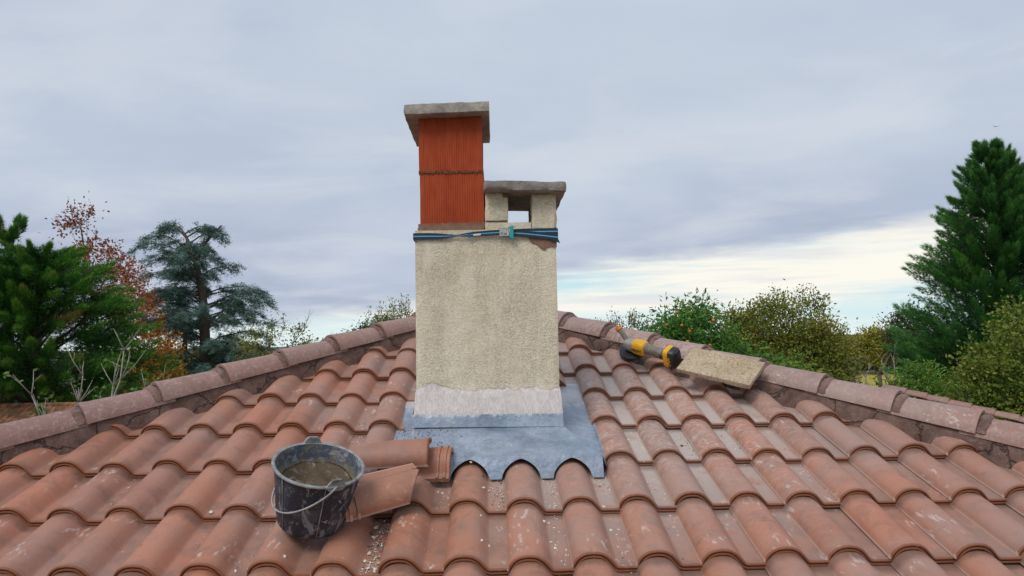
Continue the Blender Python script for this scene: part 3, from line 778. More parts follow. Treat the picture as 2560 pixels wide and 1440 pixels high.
rim = Acc().add(lathe([(RT+.002, BHT-.007), (RT+.0075, BHT-.004), (RT+.0085, BHT), (RT+.006, BHT+.0035), (RT, BHT+.004), (RT-.004, BHT+.001)], 64)).mesh('rim')
M['rim'] = simple('worn_rim', (.24, .245, .255), .6, 0, .3, 40, .2, .002, ((.05, .05, .06), 20, .55, .6))
put('rim', rim, M['rim'], bucket, BM)
EA = R_(112)                                             # ear direction in the rim plane
def ear(a):
    ca, sa = math.cos(a), math.sin(a); out = []
    ol = [(-.034, -.004), (-.024, .016), (-.015, .026), (.015, .026), (.024, .016), (.034, -.004), (.020, -.014), (-.020, -.014)]
    vv = []
    for rr in (RT-.001, RT+.007):
        for u, z in ol:
            an = a+u/RT; vv.append((rr*math.cos(an), rr*math.sin(an), BHT+z))
    n = len(ol); ff = [tuple(range(n)), tuple(range(2*n-1, n-1, -1))]+[(i, i+n, (i+1) % n+n, (i+1) % n) for i in range(n)]
    me = mesh('ear', vv, ff); return me
for a_ in (EA, EA+math.pi+.22): put('handle_ear', ear(a_), M['rim'], bucket, BM)
pA = Vector(((RT+.008)*math.cos(EA), (RT+.008)*math.sin(EA), BHT+.006)); pB = Vector(((RT+.008)*math.cos(EA+math.pi+.22), (RT+.008)*math.sin(EA+math.pi+.22), BHT+.006))
path = []
for i in range(33):
    f = i/32; an = EA+.0+(math.pi+.22)*f
    zdrop = .150*math.sin(math.pi*f)**.8; r_ = max(RB+(RT-RB)*(BHT-zdrop)/BHT+.006, RT+.009-.02*math.sin(math.pi*f))
    q = Vector((r_*math.cos(an), r_*math.sin(an), BHT+.006-zdrop)); path.append(q)
path = [pB*.97+Vector((0, 0, .004))]+path[::-1] if False else path
put('handle', Acc().add(tube(path, .0032, 8)).mesh('handle'), M['wire'], bucket, BM)
for a_ in (R_(232), R_(292), R_(350), R_(60), R_(140)):
    vv = [((RB+(RT-RB)*f+.0008)*math.cos(a_), (RB+(RT-RB)*f+.0008)*math.sin(a_), .014+(BHT-.022)*f) for f in (0, .33, .66, 1)]
    put('seam', Acc().add(tube(vv, .0016, 6)).mesh('seam'), M['rim'], bucket, BM)
# the mortar left in the bucket
def mortar_in():
    vv, ff = [(0, 0, .125)], []; nr, ns = 16, 48
    for i in range(1, nr+1):
        r = .128*i/nr
        for k in range(ns):
            a_ = 2*math.pi*k/ns; x, y = r*math.cos(a_), r*math.sin(a_)
            z = .118+.032*(r/.128)**3+noise.noise(Vector((x*22, y*22, 0)))*.012+noise.noise(Vector((x*70, y*70, 4)))*.004+.018*max(0, y/.128)
            vv.append((x, y, z))
    for k in range(ns): ff.append((0, 1+k, 1+(k+1) % ns))
    for i in range(nr-1):
        for k in range(ns): a_ = 1+i*ns+k; b_ = 1+i*ns+(k+1) % ns; ff.append((a_, a_+ns, b_+ns, b_))
    # closed underneath
    base = len(vv); vv.append((0, 0, .03))
    for k in range(ns): ff.append((base, 1+(nr-1)*ns+(k+1) % ns, 1+(nr-1)*ns+k))
    return mesh('wet_mortar', vv, ff, smooth=True)
o = put('wet_mortar', mortar_in(), M['wet'], None, BM); tag(o, 'brown wet mortar left inside the black bucket', 'mortar')

# ------------------------------------------------------------------ broken tiles beside the bucket
def shard(name, label, length, Mx, cuts, head=True, mat='clay_fresh', xr=None):
    bm = tile_bm(length, head)
    for pt, n in cuts:
        res = bmesh.ops.bisect_plane(bm, geom=bm.verts[:]+bm.edges[:]+bm.faces[:], plane_co=Vector(pt), plane_no=Vector(n).normalized(), clear_outer=True)
        ed = [e for e in res['geom_cut'] if isinstance(e, bmesh.types.BMEdge)]
        if ed: bmesh.ops.holes_fill(bm, edges=ed, sides=0)
    me = bm_mesh(bm, name, ang=38)
    o = put(name, me, M[mat], None, Mx); tag(o, label, 'roof tile', 'broken tiles piled beside the bucket'); return o
def basis(loc, yd, zd):
    y = yd.normalized(); z = (zd-y*zd.dot(y)).normalized(); x = y.cross(z)
    m = Matrix((x, y, z)).transposed().to_4x4(); m.translation = loc; return m
# upper piece lies across the slope with its head to the right
X_ = Vector((1, 0, 0))
T1 = basis(rp(-.272, .553, .034), -X_*1.0+S_*.02-N_*.03, N_*.93-S_*.36)
shard('broken_tile', 'smooth upper broken tile half beside the bucket, its moulded lip towards the zinc', .385, T1, [((.158, 0, 0), (1, .10, 0)), ((.10, .20, 0), (.95, .30, 0))], False)
T4 = basis(rp(-.47, .735, .012), X_*1.0-S_*.10+N_*.04, N_*.95-S_*.2)
shard('broken_tile', 'ribbed end of a broken tile poking out over the zinc flashing', .292, T4, [((.170, 0, 0), (1, .0, 0))], True)
T3 = basis(rp(-.250, .318, .030), -X_*1.0-S_*.50-N_*.02, N_*.92-S_*.38)
shard('broken_tile', 'lowest broken tile half with a jagged diagonal edge, nearest the viewer', .305, T3, [((0, .075, 0), (-.55, -.80, 0)), ((.160, 0, 0), (1, .05, 0))], True)
T2 = basis(rp(-.555, .430, .062), X_*1.0+S_*.26+N_*.10, N_*.35-S_*.95)
shard('broken_tile', 'narrow broken tile sliver on edge between two larger pieces', .30, T2, [((.052, 0, 0), (1, .14, 0)), ((.0, .02, 0), (.3, -1, 0)), ((.02, .25, 0), (-.5, .8, 0))], False)

# ------------------------------------------------------------------ rough board on the right hip
bTL, bTR, bBR, bBL = Vector((1.083, 3.917, -.0305)), Vector((1.384, 3.672, -.1108)), Vector((1.2486, 3.549, -.2195)), Vector((.951, 3.800, -.1374))
ux = (bTR-bTL).normalized(); uy = (bBL-bTL); uy = (uy-ux*uy.dot(ux)).normalized(); uz = uy.cross(ux).normalized()
if uz.z < 0: uz = -uz
ctr = (bTL+bTR+bBR+bBL)/4
Bm = Matrix((ux, -uy, uz)).transposed().to_4x4(); Bm.translation = ctr-uz*.014
o = put('render_slab', bm_mesh(rough_box(-.199, .199, -.105, .105, -.014, .014, res=.012, amp=.0022, bev=.004, seed=20), 'slab', ang=45), M['board'], None, Bm)
tag(o, 'rough beige rectangular slab lying across the right hip ridge tiles', 'slab')

# ------------------------------------------------------------------ angle grinder
gA = Vector((.795, 4.115, -.018)); gB = Vector((.985, 3.925, -.082))
gy = (gB-gA).normalized(); gz = (Vector((-.10, -.62, .78))); gz = (gz-gy*gz.dot(gy)).normalized(); gx = gy.cross(gz)
GM = Matrix((gx, gy, gz)).transposed().to_4x4(); GM.translation = gA-gy*.012; GM = GM @ Matrix.Scale(1.08, 4)
grinder = empty('angle_grinder', (0, 0, 0), 'yellow and black cordless angle grinder resting on tiles below the right hip', 'angle grinder'); grinder.matrix_basis = GM
def loft(secs, seg=16, p=2.6):
    """super-ellipse sections: (y, half x, half z, z centre)"""
    vv, ff = [], []
    for y, hx, hz, zc in secs:
        for k in range(seg):
            a_ = 2*math.pi*k/seg; ca, sa = math.cos(a_), math.sin(a_)
            vv.append((math.copysign(abs(ca)**(2/p), ca)*hx, y, zc+math.copysign(abs(sa)**(2/p), sa)*hz))
    n = len(secs)
    for i in range(n-1):
        for k in range(seg): a_ = i*seg+k; b_ = i*seg+(k+1) % seg; ff.append((a_, b_, b_+seg, a_+seg))
    ff.append(tuple(range(seg-1, -1, -1))); ff.append(tuple(range((n-1)*seg, n*seg)))
    return vv, ff
def gpart(name, vf, mat, ang=35, parent=None):
    me = Acc().add(vf).mesh(name, ang=ang) if not isinstance(vf, Acc) else vf.mesh(name, ang=ang)
    bm = bmesh.new(); bm.from_mesh(me); bmesh.ops.recalc_face_normals(bm, faces=bm.faces); bm.to_mesh(me); bm.free()
    return put(name, me, mat, parent or grinder, GM)
gpart('gear_head', loft([(-.052, .014, .016, .0), (-.046, .024, .026, 0), (-.02, .030, .032, 0), (.006, .032, .034, 0), (.016, .030, .034, 0)]), M['gear'])
mh = gpart('motor_housing', loft([(.014, .030, .034, 0), (.018, .035, .039, 0), (.062, .037, .041, 0), (.080, .035, .038, 0), (.086, .029, .031, 0)]), M['yellow'])
gpart('grip', loft([(.084, .027, .029, 0), (.10, .026, .027, 0), (.14, .023, .024, 0), (.185, .024, .025, 0), (.205, .031, .033, 0), (.218, .034, .038, 0)]), M['grip'])
for k in range(4): gpart('vent_slot', box_vf(.0315, .0335, .190+k*.007, .193+k*.007, -.014, .014), M['black'])
gpart('trim_stripe', box_vf(-.027, -.0255, .10, .16, -.003, .003), M['yellow'])
bt = gpart('battery', loft([(.218, .037, .044, -.006), (.222, .040, .050, -.008), (.262, .041, .052, -.010), (.272, .036, .046, -.010), (.276, .030, .040, -.010)], p=4), M['black'])
gpart('battery_band', loft([(.212, .036, .041, -.004), (.214, .041, .051, -.007), (.240, .0418, .0535, -.008), (.242, .038, .048, -.008)], p=4), M['yellow'])
gpart('battery_latch', box_vf(-.018, .018, .262, .280, .020, .034), M['black'])
# guard and disc under the head, side handle out of the top left
ga = Acc().add([(Vector(p_)) for p_ in []] and ([], []) or lathe([(0, -.046), (.040, -.046), (.062, -.044), (.064, -.040), (.064, -.022), (.060, -.019), (.030, -.018), (0, -.018)], 28))
gs = Matrix.Translation(Vector((0, -.014, -.018))) @ Matrix.Rotation(R_(-8), 4, 'X')
ga.v = [tuple(gs @ Vector(p_)) for p_ in ga.v]
gpart('guard', ga, M['black'])
gd = Acc().add(lathe([(0, -.052), (.056, -.052), (.056, -.049), (0, -.049)], 28)); gd.v = [tuple(gs @ Vector(p_)) for p_ in gd.v]
M['disc'] = simple('cutting_disc', (.07, .07, .075), .7)
gpart('cutting_disc', gd, M['disc'])
hd = Acc().add(tube([(-.005, -.035, .012), (-.012, -.055, .034), (-.018, -.075, .052), (-.024, -.093, .066)], [.012, .013, .0135, .0155], 14))
gpart('side_handle', hd, M['grip'])
gpart('handle_ring', tube([(-.022, -.088, .062), (-.027, -.101, .073)], [.0185, .0185], 16), M['orange'])
gpart('lock_button', tube([(-.036, .03, .012), (-.040, .03, .013)], [.006, .006], 10), M['black'])
# lettering
def text_mesh(s, size, M4, mat, parent, name='lettering', depth=.0004):
    cu_ = bpy.data.curves.new(name, 'FONT'); cu_.body = s; cu_.size = size; cu_.align_x = 'CENTER'; cu_.align_y = 'CENTER'; cu_.extrude = depth; cu_.offset = size*.025
    to = bpy.data.objects.new('tmp', cu_); C.objects.link(to); dg = bpy.context.evaluated_depsgraph_get()
    me = bpy.data.meshes.new_from_object(to.evaluated_get(dg)); bpy.data.objects.remove(to)
    return put(name, me, mat, parent, M4)
# face of the housing that looks at the camera: local normal chosen from the camera direction
def face_mat(y, hw, hz, zc, ndir):
    nl = ndir.normalized(); yl = Vector((0, 1, 0)); upl = nl.cross(yl).normalized()
    P = Vector((nl.x*hw, y, zc+nl.z*hz)); m = Matrix((yl, upl, nl)).transposed().to_4x4(); m.translation = P
    return GM @ m
camdir = (GM.to_3x3().inverted() @ (-gA.normalized())); camdir.y = 0; camdir.normalize()
nl = Vector((1 if camdir.x > 0 else -1, 0, 0)) if abs(camdir.x) > abs(camdir.z) else Vector((0, 0, 1 if camdir.z > 0 else -1))
fm = face_mat(.050, .0385, .0425, 0, nl)
if (fm.to_3x3() @ Vector((0, 1, 0))).z < 0: fm = fm @ Matrix.Rotation(math.pi, 4, 'Z')
plate = Acc().add(box_vf(-.030, .030, -.014, .014, -.0012, .0002)); me = plate.mesh('name_plate', smooth=False)
M['plate'] = simple('plate_yellow', (.62, .30, .02), .5)
put('name_plate', me, M['plate'], grinder, fm)
text_mesh('DEWALT', .0145, fm @ Matrix.Translation((0, .003, .0006)), M['black'], grinder)
me = Acc().add(box_vf(-.024, .006, -.0075, -.0050, .0002, .0009)).mesh('underline', smooth=False); put('name_plate_line', me, M['black'], grinder, fm)
fb = face_mat(.244, .0425, .054, -.009, nl)
if (fb.to_3x3() @ Vector((0, 1, 0))).z < 0: fb = fb @ Matrix.Rotation(math.pi, 4, 'Z')
text_mesh('XR', .036, fb @ Matrix.Rotation(R_(90), 4, 'Z'), M['yellow'], grinder, depth=.0006)

# ------------------------------------------------------------------ rubble
def chip_me(seed, k=1.0):
    r = random.Random(seed); bm = bmesh.new(); bmesh.ops.create_icosphere(bm, subdivisions=1, radius=1)
    for v_ in bm.verts: v_.co *= r.uniform(.55, 1.15)
    for v_ in bm.verts: v_.co.z *= .55; v_.co.y *= .8
    return bm_mesh(bm, 'chip', ang=20)
def m_chip(cols, name):
    def bld(t, b):
        oi = t.new('ShaderNodeObjectInfo').outputs['Random']; p = geo_pos(t)
        n = t.noise(p, 60, 4, .6); c = t.mix(t.step(n, .35, .65), cols[0], cols[1]); c = t.mix(t.math('MULTIPLY', oi, .5), c, cols[2])
        t.put(b, 'Base Color', c); t.put(b, 'Roughness', .95); bump(t, b, n, .5, .003)
    return material(name, bld)
M['chip_pale'] = m_chip([(.62, .56, .48), (.76, .71, .63), (.50, .40, .28)], 'pale_mortar')
M['chip_red'] = m_chip([(.40, .14, .075), (.50, .19, .10), (.30, .12, .08)], 'red_rubble')
M['chip_dark'] = m_chip([(.09, .055, .04), (.15, .09, .06), (.07, .05, .04)], 'dark_rubble')
def chip_tmpl():
    bm = bmesh.new(); bmesh.ops.create_icosphere(bm, subdivisions=1, radius=1)
    r = random.Random(3)
    for v_ in bm.verts: v_.co *= r.uniform(.6, 1.15); v_.co.z *= .6
    me = bpy.data.meshes.new('t'); bm.to_mesh(me); bm.free()
    return np.array([v_.co[:] for v_ in me.vertices]), np.array([p_.vertices[:] for p_ in me.polygons])
CT = chip_tmpl()
def crumbs(name, label, mat, pts, sizes):
    """many tiny crumbs in one mesh, each turned and scaled at random"""
    N = len(pts); tv, tf = CT; nv = len(tv)
    q = rng.normal(size=(N, 4)); q /= np.linalg.norm(q, axis=1)[:, None]; w_, x_, y_, z_ = q.T
    Rm = np.stack([np.stack([1-2*(y_*y_+z_*z_), 2*(x_*y_-w_*z_), 2*(x_*z_+w_*y_)], -1), np.stack([2*(x_*y_+w_*z_), 1-2*(x_*x_+z_*z_), 2*(y_*z_-w_*x_)], -1), np.stack([2*(x_*z_-w_*y_), 2*(y_*z_+w_*x_), 1-2*(x_*x_+y_*y_)], -1)], 1)
    vv = np.einsum('nij,kj->nki', Rm, tv)*np.array(sizes)[:, None, None]*rng.uniform(.6, 1.3, (N, 1, 3))+np.array(pts)[:, None, :]
    me = np_mesh(name, vv.reshape(-1, 3), (tf[None]+np.arange(N)[:, None, None]*nv).reshape(-1, 3), None)
    o = put(name, me, mat); tag(o, label, None, None, 'stuff'); return o
def np_mesh(name, v, f, tint):
    me = bpy.data.meshes.new(name); me.vertices.add(len(v)); me.vertices.foreach_set('co', np.ascontiguousarray(v, dtype=np.float32).ravel())
    k = f.shape[1]; me.loops.add(f.size); me.loops.foreach_set('vertex_index', np.ascontiguousarray(f, dtype=np.int32).ravel())
    me.polygons.add(len(f)); me.polygons.foreach_set('loop_start', np.arange(0, f.size, k, dtype=np.int32)); me.polygons.foreach_set('loop_total', np.full(len(f), k, dtype=np.int32))
    if tint is not None:
        at = me.attributes.new('tint', 'FLOAT', 'POINT'); at.data.foreach_set('value', np.ascontiguousarray(tint, dtype=np.float32))
    me.update(calc_edges=True); return me
# drifts of crumbs in the pans: (column, s centre, s spread, amount)
drifts = [(-3, .27, .10, 240), (-3, .06, .07, 200), (-2, .52, .05, 60), (-3, .93, .06, 60), (-1, .50, .07, 120), (-1, .16, .10, 110), (-1, .04, .05, 40), (0, .50, .09, 110), (0, .12, .11, 90), (1, .56, .07, 110), (1, .15, .10, 90), (2, .93, .07, 80), (2, .52, .10, 90), (2, .18, .09, 60), (3, .88, .08, 60), (3, .50, .09, 50), (-4, 1.18, .06, 90), (-4, .98, .10, 90), (-4, .66, .06, 80), (-5, .85, .05, 40), (-5, 1.1, .08, 40), (-4, 1.5, .08, 25), (-7, .17, .03, 60), (-6, .21, .02, 20), (-5, .11, .04, 30), (-2, .35, .15, 130), (-2, .10, .10, 160), (4, .95, .1, 40), (5, .6, .1, 30), (-3, .6, .08, 60), (-8, .62, .05, 40)]
pp, pd, pr_, sz, sd2, sr = [], [], [], [], [], []
for c, s, ds, n in drifts:
    for _ in range(n):
        u = .152+.056*rnd.random()**.7; x = XL+c*W+u; s_ = s+rnd.gauss(0, ds)
        size = .0016+.0034*rnd.random()**3
        P = rp(x, s_, roof_n(x, s_)+size*.4); k = rnd.random()
        if k < .72: pp.append(P[:]); sz.append(size)
        elif k < .86: pr_.append(P[:]); sr.append(size)
        else: pd.append(P[:]); sd2.append(size)
for _ in range(700):
    x = rnd.uniform(-1.6, 1.8); s_ = rnd.uniform(-.1, 1.6)
    if -.5 < x < .5 and s_ > .55: continue
    size = .0008+.0012*rnd.random(); P = rp(x, s_, roof_n(x, s_)+size*.3)
    (pp if rnd.random() < .7 else pd).append(P[:]); (sz if len(pp) > len(sz) else sd2).append(size)
for _ in range(90):        # dark crumbs dropped on the zinc
    x = -.30+rnd.gauss(0, .06); s_ = .86+rnd.gauss(0, .06); size = .0016+.0035*rnd.random()**2
    if x > -.36 and .67 < s_ < .96: pd.append(rp(x, s_, .022)[:]); sd2.append(size)
for _ in range(140):
    x = rnd.uniform(-.46, -.385); s_ = rnd.uniform(.78, 1.08); size = .0016+.0035*rnd.random()**2
    pd.append(rp(x, s_, -.045)[:]); sd2.append(size)
for _ in range(60):
    x = rnd.uniform(-.3, .42); s_ = rnd.uniform(.67, .93); size = .0012+.001*rnd.random()
    (pd if rnd.random() < .5 else pp).append(rp(x, s_, .021)[:]); (sd2 if len(pd) > len(sd2) else sz).append(size)
crumbs('mortar_crumbs', 'pale mortar crumbs lying in the tile channels', M['chip_pale'], pp, sz)
crumbs('clay_crumbs', 'small red tile crumbs in the channels', M['chip_red'], pr_, sr)
crumbs('dirt_crumbs', 'dark dirt crumbs on tiles and zinc', M['chip_dark'], pd, sd2)
big = [(-.442, .290, .014, 0), (-.452, .255, .012, 2), (-.425, .262, .008, 0), (-.440, .225, .011, 0), (-.415, .215, .010, 1), (-.430, .235, .006, 0), (-.437, .120, .012, 0), (-.444, .072, .011, 0), (-.398, .060, .010, 0), (-.428, .030, .011, 0), (-.402, .022, .012, 0), (-.236, .523, .009, 0), (-.218, .515, .009, 0), (-.232, .60, .007, 2),
       (-.060, .600, .008, 2), (-.055, .505, .010, 0), (-.035, .520, .008, 0), (-.066, .300, .010, 0), (-.052, .292, .008, 1), (-.060, .135, .012, 0), (-.042, .170, .010, 1), (-.035, .145, .010, 0), (.165, .290, .010, 0), (.182, .292, .010, 0), (.20, .262, .007, 0), (.180, .165, .009, 0), (.192, .125, .009, 0), (.215, .385, .009, 0), (.395, .372, .010, 0), (.405, .540, .008, 1), (.40, .235, .010, 0), (.415, .205, .007, 0),
       (.58, .62, .008, 0), (.60, .55, .009, 1), (.597, .95, .012, 0), (.612, .925, .008, 0), (-.225, .02, .010, 0), (-.252, .12, .008, 1), (-.10, .655, .0095, 0), (-1.070, .395, .014, 0), (-.700, .05, .012, 0), (-.855, .035, .010, 0), (-1.20, .13, .010, 1), (-.655, -.01, .012, 0), (.79, .45, .008, 1), (.82, .88, .009, 2)]
lab = {0: ('pale mortar fragment lying loose on the red tiles', 'mortar', 'loose pale mortar fragments on the tiles', 'chip_pale'), 1: ('small chip of red fired clay lying loose on the tiles', 'tile chip', 'loose red clay chips on the tiles', 'chip_red'), 2: ('dark brown fragment lying loose on the tiles', 'rubble', 'loose dark fragments on the tiles', 'chip_dark')}
nm = {0: 'mortar_fragment', 1: 'tile_chip', 2: 'rubble_fragment'}
shapes = {k: [chip_me(10*k+i) for i in range(5)] for k in lab}
for k in lab:
    for m_ in shapes[k]: m_.materials.append(M[lab[k][3]])
for i, (x, s, size, k) in enumerate(big):
    P = rp(x, s, roof_n(x, s)+size*.42*(.7))
    if i == 38: P = rp(-.108, .64, .006)
    Mx = Matrix.Translation(P) @ Matrix.Rotation(TH, 4, 'X') @ Matrix.Rotation(rnd.uniform(0, 6.28), 4, 'Z') @ Matrix.Diagonal((size*.85, size*.8, size*.9, 1))
    o = put(nm[k], shapes[k][i % 5], None, None, Mx); tag(o, lab[k][0], lab[k][1], lab[k][2])
    own = {38: 'pale square mortar chip on the barrel tile just below the zinc skirt', 39: 'lone white mortar chip lying left of the bucket, away from the others', 43: 'pale mortar chip at the foot of the bucket, towards the viewer'}
    if i in own: o['label'] = own[i]
# ------------------------------------------------------------------ foliage tools
def rot_to(d, roll=None):
    """basis (N,3,3) whose columns are axis, side, normal for directions d"""
    d = d/np.linalg.norm(d, axis=1)[:, None]; N = len(d)
    r = rng.normal(size=(N, 3)) if roll is None else roll
    s = np.cross(r, d); s /= (np.linalg.norm(s, axis=1)[:, None]+1e-9); n = np.cross(d, s)
    return np.stack([d, s, n], -1)
def scatter(name, tmpl, pos, B, scl, tint, mat, parent):
    tv, tf = tmpl; N = len(pos); nv = len(tv)
    scl = scl if np.ndim(scl) == 2 else np.repeat(np.asarray(scl)[:, None], 3, 1)
    vv = np.einsum('nij,nkj->nki', B, tv[None]*scl[:, None, :])+pos[:, None, :]
    me = np_mesh(name, vv.reshape(-1, 3), (tf[None]+np.arange(N)[:, None, None]*nv).reshape(-1, 3), np.repeat(tint, nv))
    return put(name, me, mat, parent)
def frond(nside=6, w=.055, spread=.42, curl=.10, ang=42):
    v, f = [], []
    def tri(a, b, c): i = len(v); v.extend([a, b, c]); f.append((i, i+1, i+2))
    tri((0, -w*.4, 0), (0, w*.4, 0), (1, 0, curl))
    for i in range(nside):
        t_ = .08+.84*i/nside; L = spread*(1-t_*.75)
        for sg in (-1, 1):
            a_ = R_(ang); dx, dy = math.cos(a_)*L, math.sin(a_)*L*sg; z0_ = curl*t_*t_
            tri((t_, 0, z0_), (t_+w*1.5, 0, z0_), (t_+dx, dy, z0_+.03*(i % 3-1)))
        return np.array(v, float), np.array(f)
leaf2 = (np.array([(0, 0, 0), (.45, .28, .06), (1, 0, -.05), (.45, -.28, .06)]), np.array([(0, 2, 1), (0, 3, 2)]))
leaf_long = (np.array([(0, 0, 0), (.45, .17, .05), (1, 0, -.12), (.45, -.17, .05)]), np.array([(0, 2, 1), (0, 3, 2)]))
FR = frond(6, .095, .46, .14); FRS = frond(5, .10, .34, .06, 50)
def limb_path(a, b, bend=.1, n=5):
    a, b = Vector(a), Vector(b); L = (b-a).length; off = Vector((rnd.gauss(0, 1), rnd.gauss(0, 1), abs(rnd.gauss(0, 1))))*L*bend
    return [a.lerp(b, i/n)+off*math.sin(math.pi*i/n) for i in range(n+1)]

def cypress(name, label, cat, base, height, prof_r, nplume, per, cols, fs=.42, upang=(20, 45), side_bias=None, z_lo=.12, group=None, plen=1.0):
    """dense feathery conifer built of outward and upward plumes"""
    root = empty(name, base, label, cat, group); bx_, by_, bz_ = base
    tr = Acc().add(tube([(bx_, by_, bz_), (bx_+.1, by_, bz_+height*.5), (bx_, by_, bz_+height*.93)], [height*.03, height*.018, .02], 8))
    P, D, Sc, Ti = [], [], [], []
    for i in range(nplume):
        h = z_lo+(1-z_lo)*(i+rnd.random())/nplume; h = z_lo+(h-z_lo)*.985
        az = rnd.uniform(0, 2*math.pi) if not side_bias else rnd.choice([rnd.uniform(0, 2*math.pi), rnd.gauss(-math.pi/2, 1.0)])
        Rr_ = prof_r(h)*rnd.uniform(.78, 1.14)
        el = R_(rnd.uniform(*upang)+30*h**4)
        out = np.array([math.cos(az), math.sin(az), 0.0]); d = out*math.cos(el)+np.array([0, 0, math.sin(el)])
        L = min(Rr_*.95, height*.20)*rnd.uniform(.8, 1.15)*plen
        tip = np.array([bx_, by_, bz_+h*height])+out*Rr_; st = tip-d*L
        t0 = rnd.random(); tp = rnd.random()
        m = int(per*(.5+.5*L/(height*.2)))
        q = rng.random(m)**.75
        rad = (1-q)*.20*L+.03*L
        off = rng.normal(size=(m, 3)); off /= np.linalg.norm(off, axis=1)[:, None]
        pos = st+d*L*q[:, None]+off*rad[:, None]*rng.random((m, 1))**.5
        dr = d*1.0+off*(.50*(1-q)[:, None]+.16)+rng.normal(size=(m, 3))*.14+np.array([0, 0, .10])
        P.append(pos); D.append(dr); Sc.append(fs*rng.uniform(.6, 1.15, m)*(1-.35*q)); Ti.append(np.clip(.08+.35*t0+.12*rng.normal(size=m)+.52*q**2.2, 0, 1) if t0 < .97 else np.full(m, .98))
        if i % 4 == 0: tr.add(tube([(bx_, by_, max(bz_+.3, st[2]-abs(L)*.4)), tuple(st), tuple(st+d*L*.6)], [.06, .04, .012], 5))
    P, D, Sc, Ti = map(np.concatenate, (P, D, Sc, Ti))
    put('trunk', tr.mesh('trunk'), M['bark'], root)
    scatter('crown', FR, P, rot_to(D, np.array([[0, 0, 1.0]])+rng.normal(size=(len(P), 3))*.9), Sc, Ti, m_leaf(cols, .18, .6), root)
    return root

def broadleaf(name, label, cat, base, top, crown, nclump, leaves, lsize, cols, tmpl=leaf2, sprig=18, clump_r=.28, trunk_r=.10, extra=None, group=None, flat=0.0, droop=0.0, twigs=True, trans=.3, bark='bark', zgrad=None):
    """broad-leaved tree: limbs run to clumps of single leaves; crown = ellipsoids (x, y, z, rx, ry, rz)"""
    root = empty(name, base, label, cat, group); bx_, by_, bz_ = base
    z_f = min(c[2]-c[5]*.7 for c in crown); fork = Vector((bx_, by_, max(z_f, bz_+.5)))
    tr = Acc().add(tube(limb_path(base, fork, .03, 4), [trunk_r*(1.2-.1*i) for i in range(5)], 8))
    P, D, Sc, Ti = [], [], [], []
    tot = sum(c[3]*c[4]*c[5] for c in crown)
    for c in crown:
        n = max(3, int(nclump*c[3]*c[4]*c[5]/tot)); cc = Vector(c[:3])
        lp = limb_path(fork, cc, .06, 4); tr.add(tube(lp, [trunk_r*.8, trunk_r*.6, trunk_r*.45, trunk_r*.35, trunk_r*.22], 6))
        for i in range(n):
            u = Vector((rnd.gauss(0, 1), rnd.gauss(0, 1), rnd.gauss(0, 1))).normalized()
            rr = rnd.uniform(.35, 1.0)**.6*(1+.16*noise.noise(u*2.2+cc))
            q = cc+Vector((u.x*c[3], u.y*c[4], u.z*c[5]))*rr
            if twigs and i % 2 == 0: tr.add(tube(limb_path(lp[rnd.choice((2, 3, 4))], q, .08, 3), [.022*trunk_r*8, .015*trunk_r*8, .010*trunk_r*8, .004*trunk_r*8], 4, False))
            m = int(leaves*rnd.uniform(1.2, 3.2)); t0 = rnd.random()
            cr_ = clump_r*rnd.uniform(.6, 1.35)
            off = rng.normal(size=(m, 3))*cr_*np.array([1, 1, .75])
            P.append(np.array(q)+off); D.append(off/cr_*.6+rng.normal(size=(m, 3))*.8+np.array([0, 0, .1-droop])); Sc.append(lsize*rng.uniform(.55, 1.2, m)); Ti.append(np.clip(.5+.8*(t0-.5)+.15*rng.normal(size=m), 0, 1))
    # sprigs that stick out of the top with separate leaves
    for i in range(sprig):
        c = rnd.choice(crown); a_ = rnd.uniform(0, 2*math.pi); k = rnd.uniform(.2, .95)
        u = Vector((math.cos(a_)*k, math.sin(a_)*k, math.sqrt(max(0, 1-k*k)))); q0 = Vector((c[0]+u.x*c[3]*.8, c[1]+u.y*c[4]*.8, c[2]+u.z*c[5]*.8))
        L = rnd.uniform(.3, .62)*c[5]*.9; d = (u+Vector((0, 0, 1.1))).normalized(); q1 = q0+d*L*1.2
        tr.add(tube([q0, q0.lerp(q1, .5)+Vector((rnd.gauss(0, .02), 0, 0)), q1], [.008, .006, .003], 4, False))
        m = int(26*rnd.uniform(.5, 1.2)); f = rng.random(m)
        P.append(np.array(q0)[None]+np.array(q1-q0)[None]*f[:, None]+rng.normal(size=(m, 3))*.045); D.append(rng.normal(size=(m, 3))+np.array(d)); Sc.append(lsize*rng.uniform(.6, 1.1, m)); Ti.append(rng.random(m))
    P, D, Sc, Ti = map(np.concatenate, (P, D, Sc, Ti))
    if zgrad: Ti = np.clip((zgrad[0]-P[:, 2])/(zgrad[0]-zgrad[1])*.85+.3*(Ti-.5)+.05, 0, 1)
    put('trunk', tr.mesh('trunk'), M[bark], root)
    scatter('crown', tmpl, P, rot_to(D), Sc, Ti, m_leaf(cols, trans), root)
    return root, P
# ------------------------------------------------------------------ trees on the left
G1 = [(.016, .052, .018), (.038, .115, .026), (.085, .225, .036), (.155, .34, .05), (.28, .22, .08)]
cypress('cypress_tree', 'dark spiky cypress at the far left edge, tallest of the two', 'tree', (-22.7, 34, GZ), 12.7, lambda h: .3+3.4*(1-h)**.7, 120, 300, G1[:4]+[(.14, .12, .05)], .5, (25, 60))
cypress('cypress_tree', 'broad bright green cypress with feathery upswept branches at left', 'tree', (-17.6, 28, GZ), 10.3, lambda h: .2+4.25*math.sqrt(max(0, 1-(h-.46)**2/.30)), 360, 420, G1, .36, (-16, 24), True, plen=1.15)
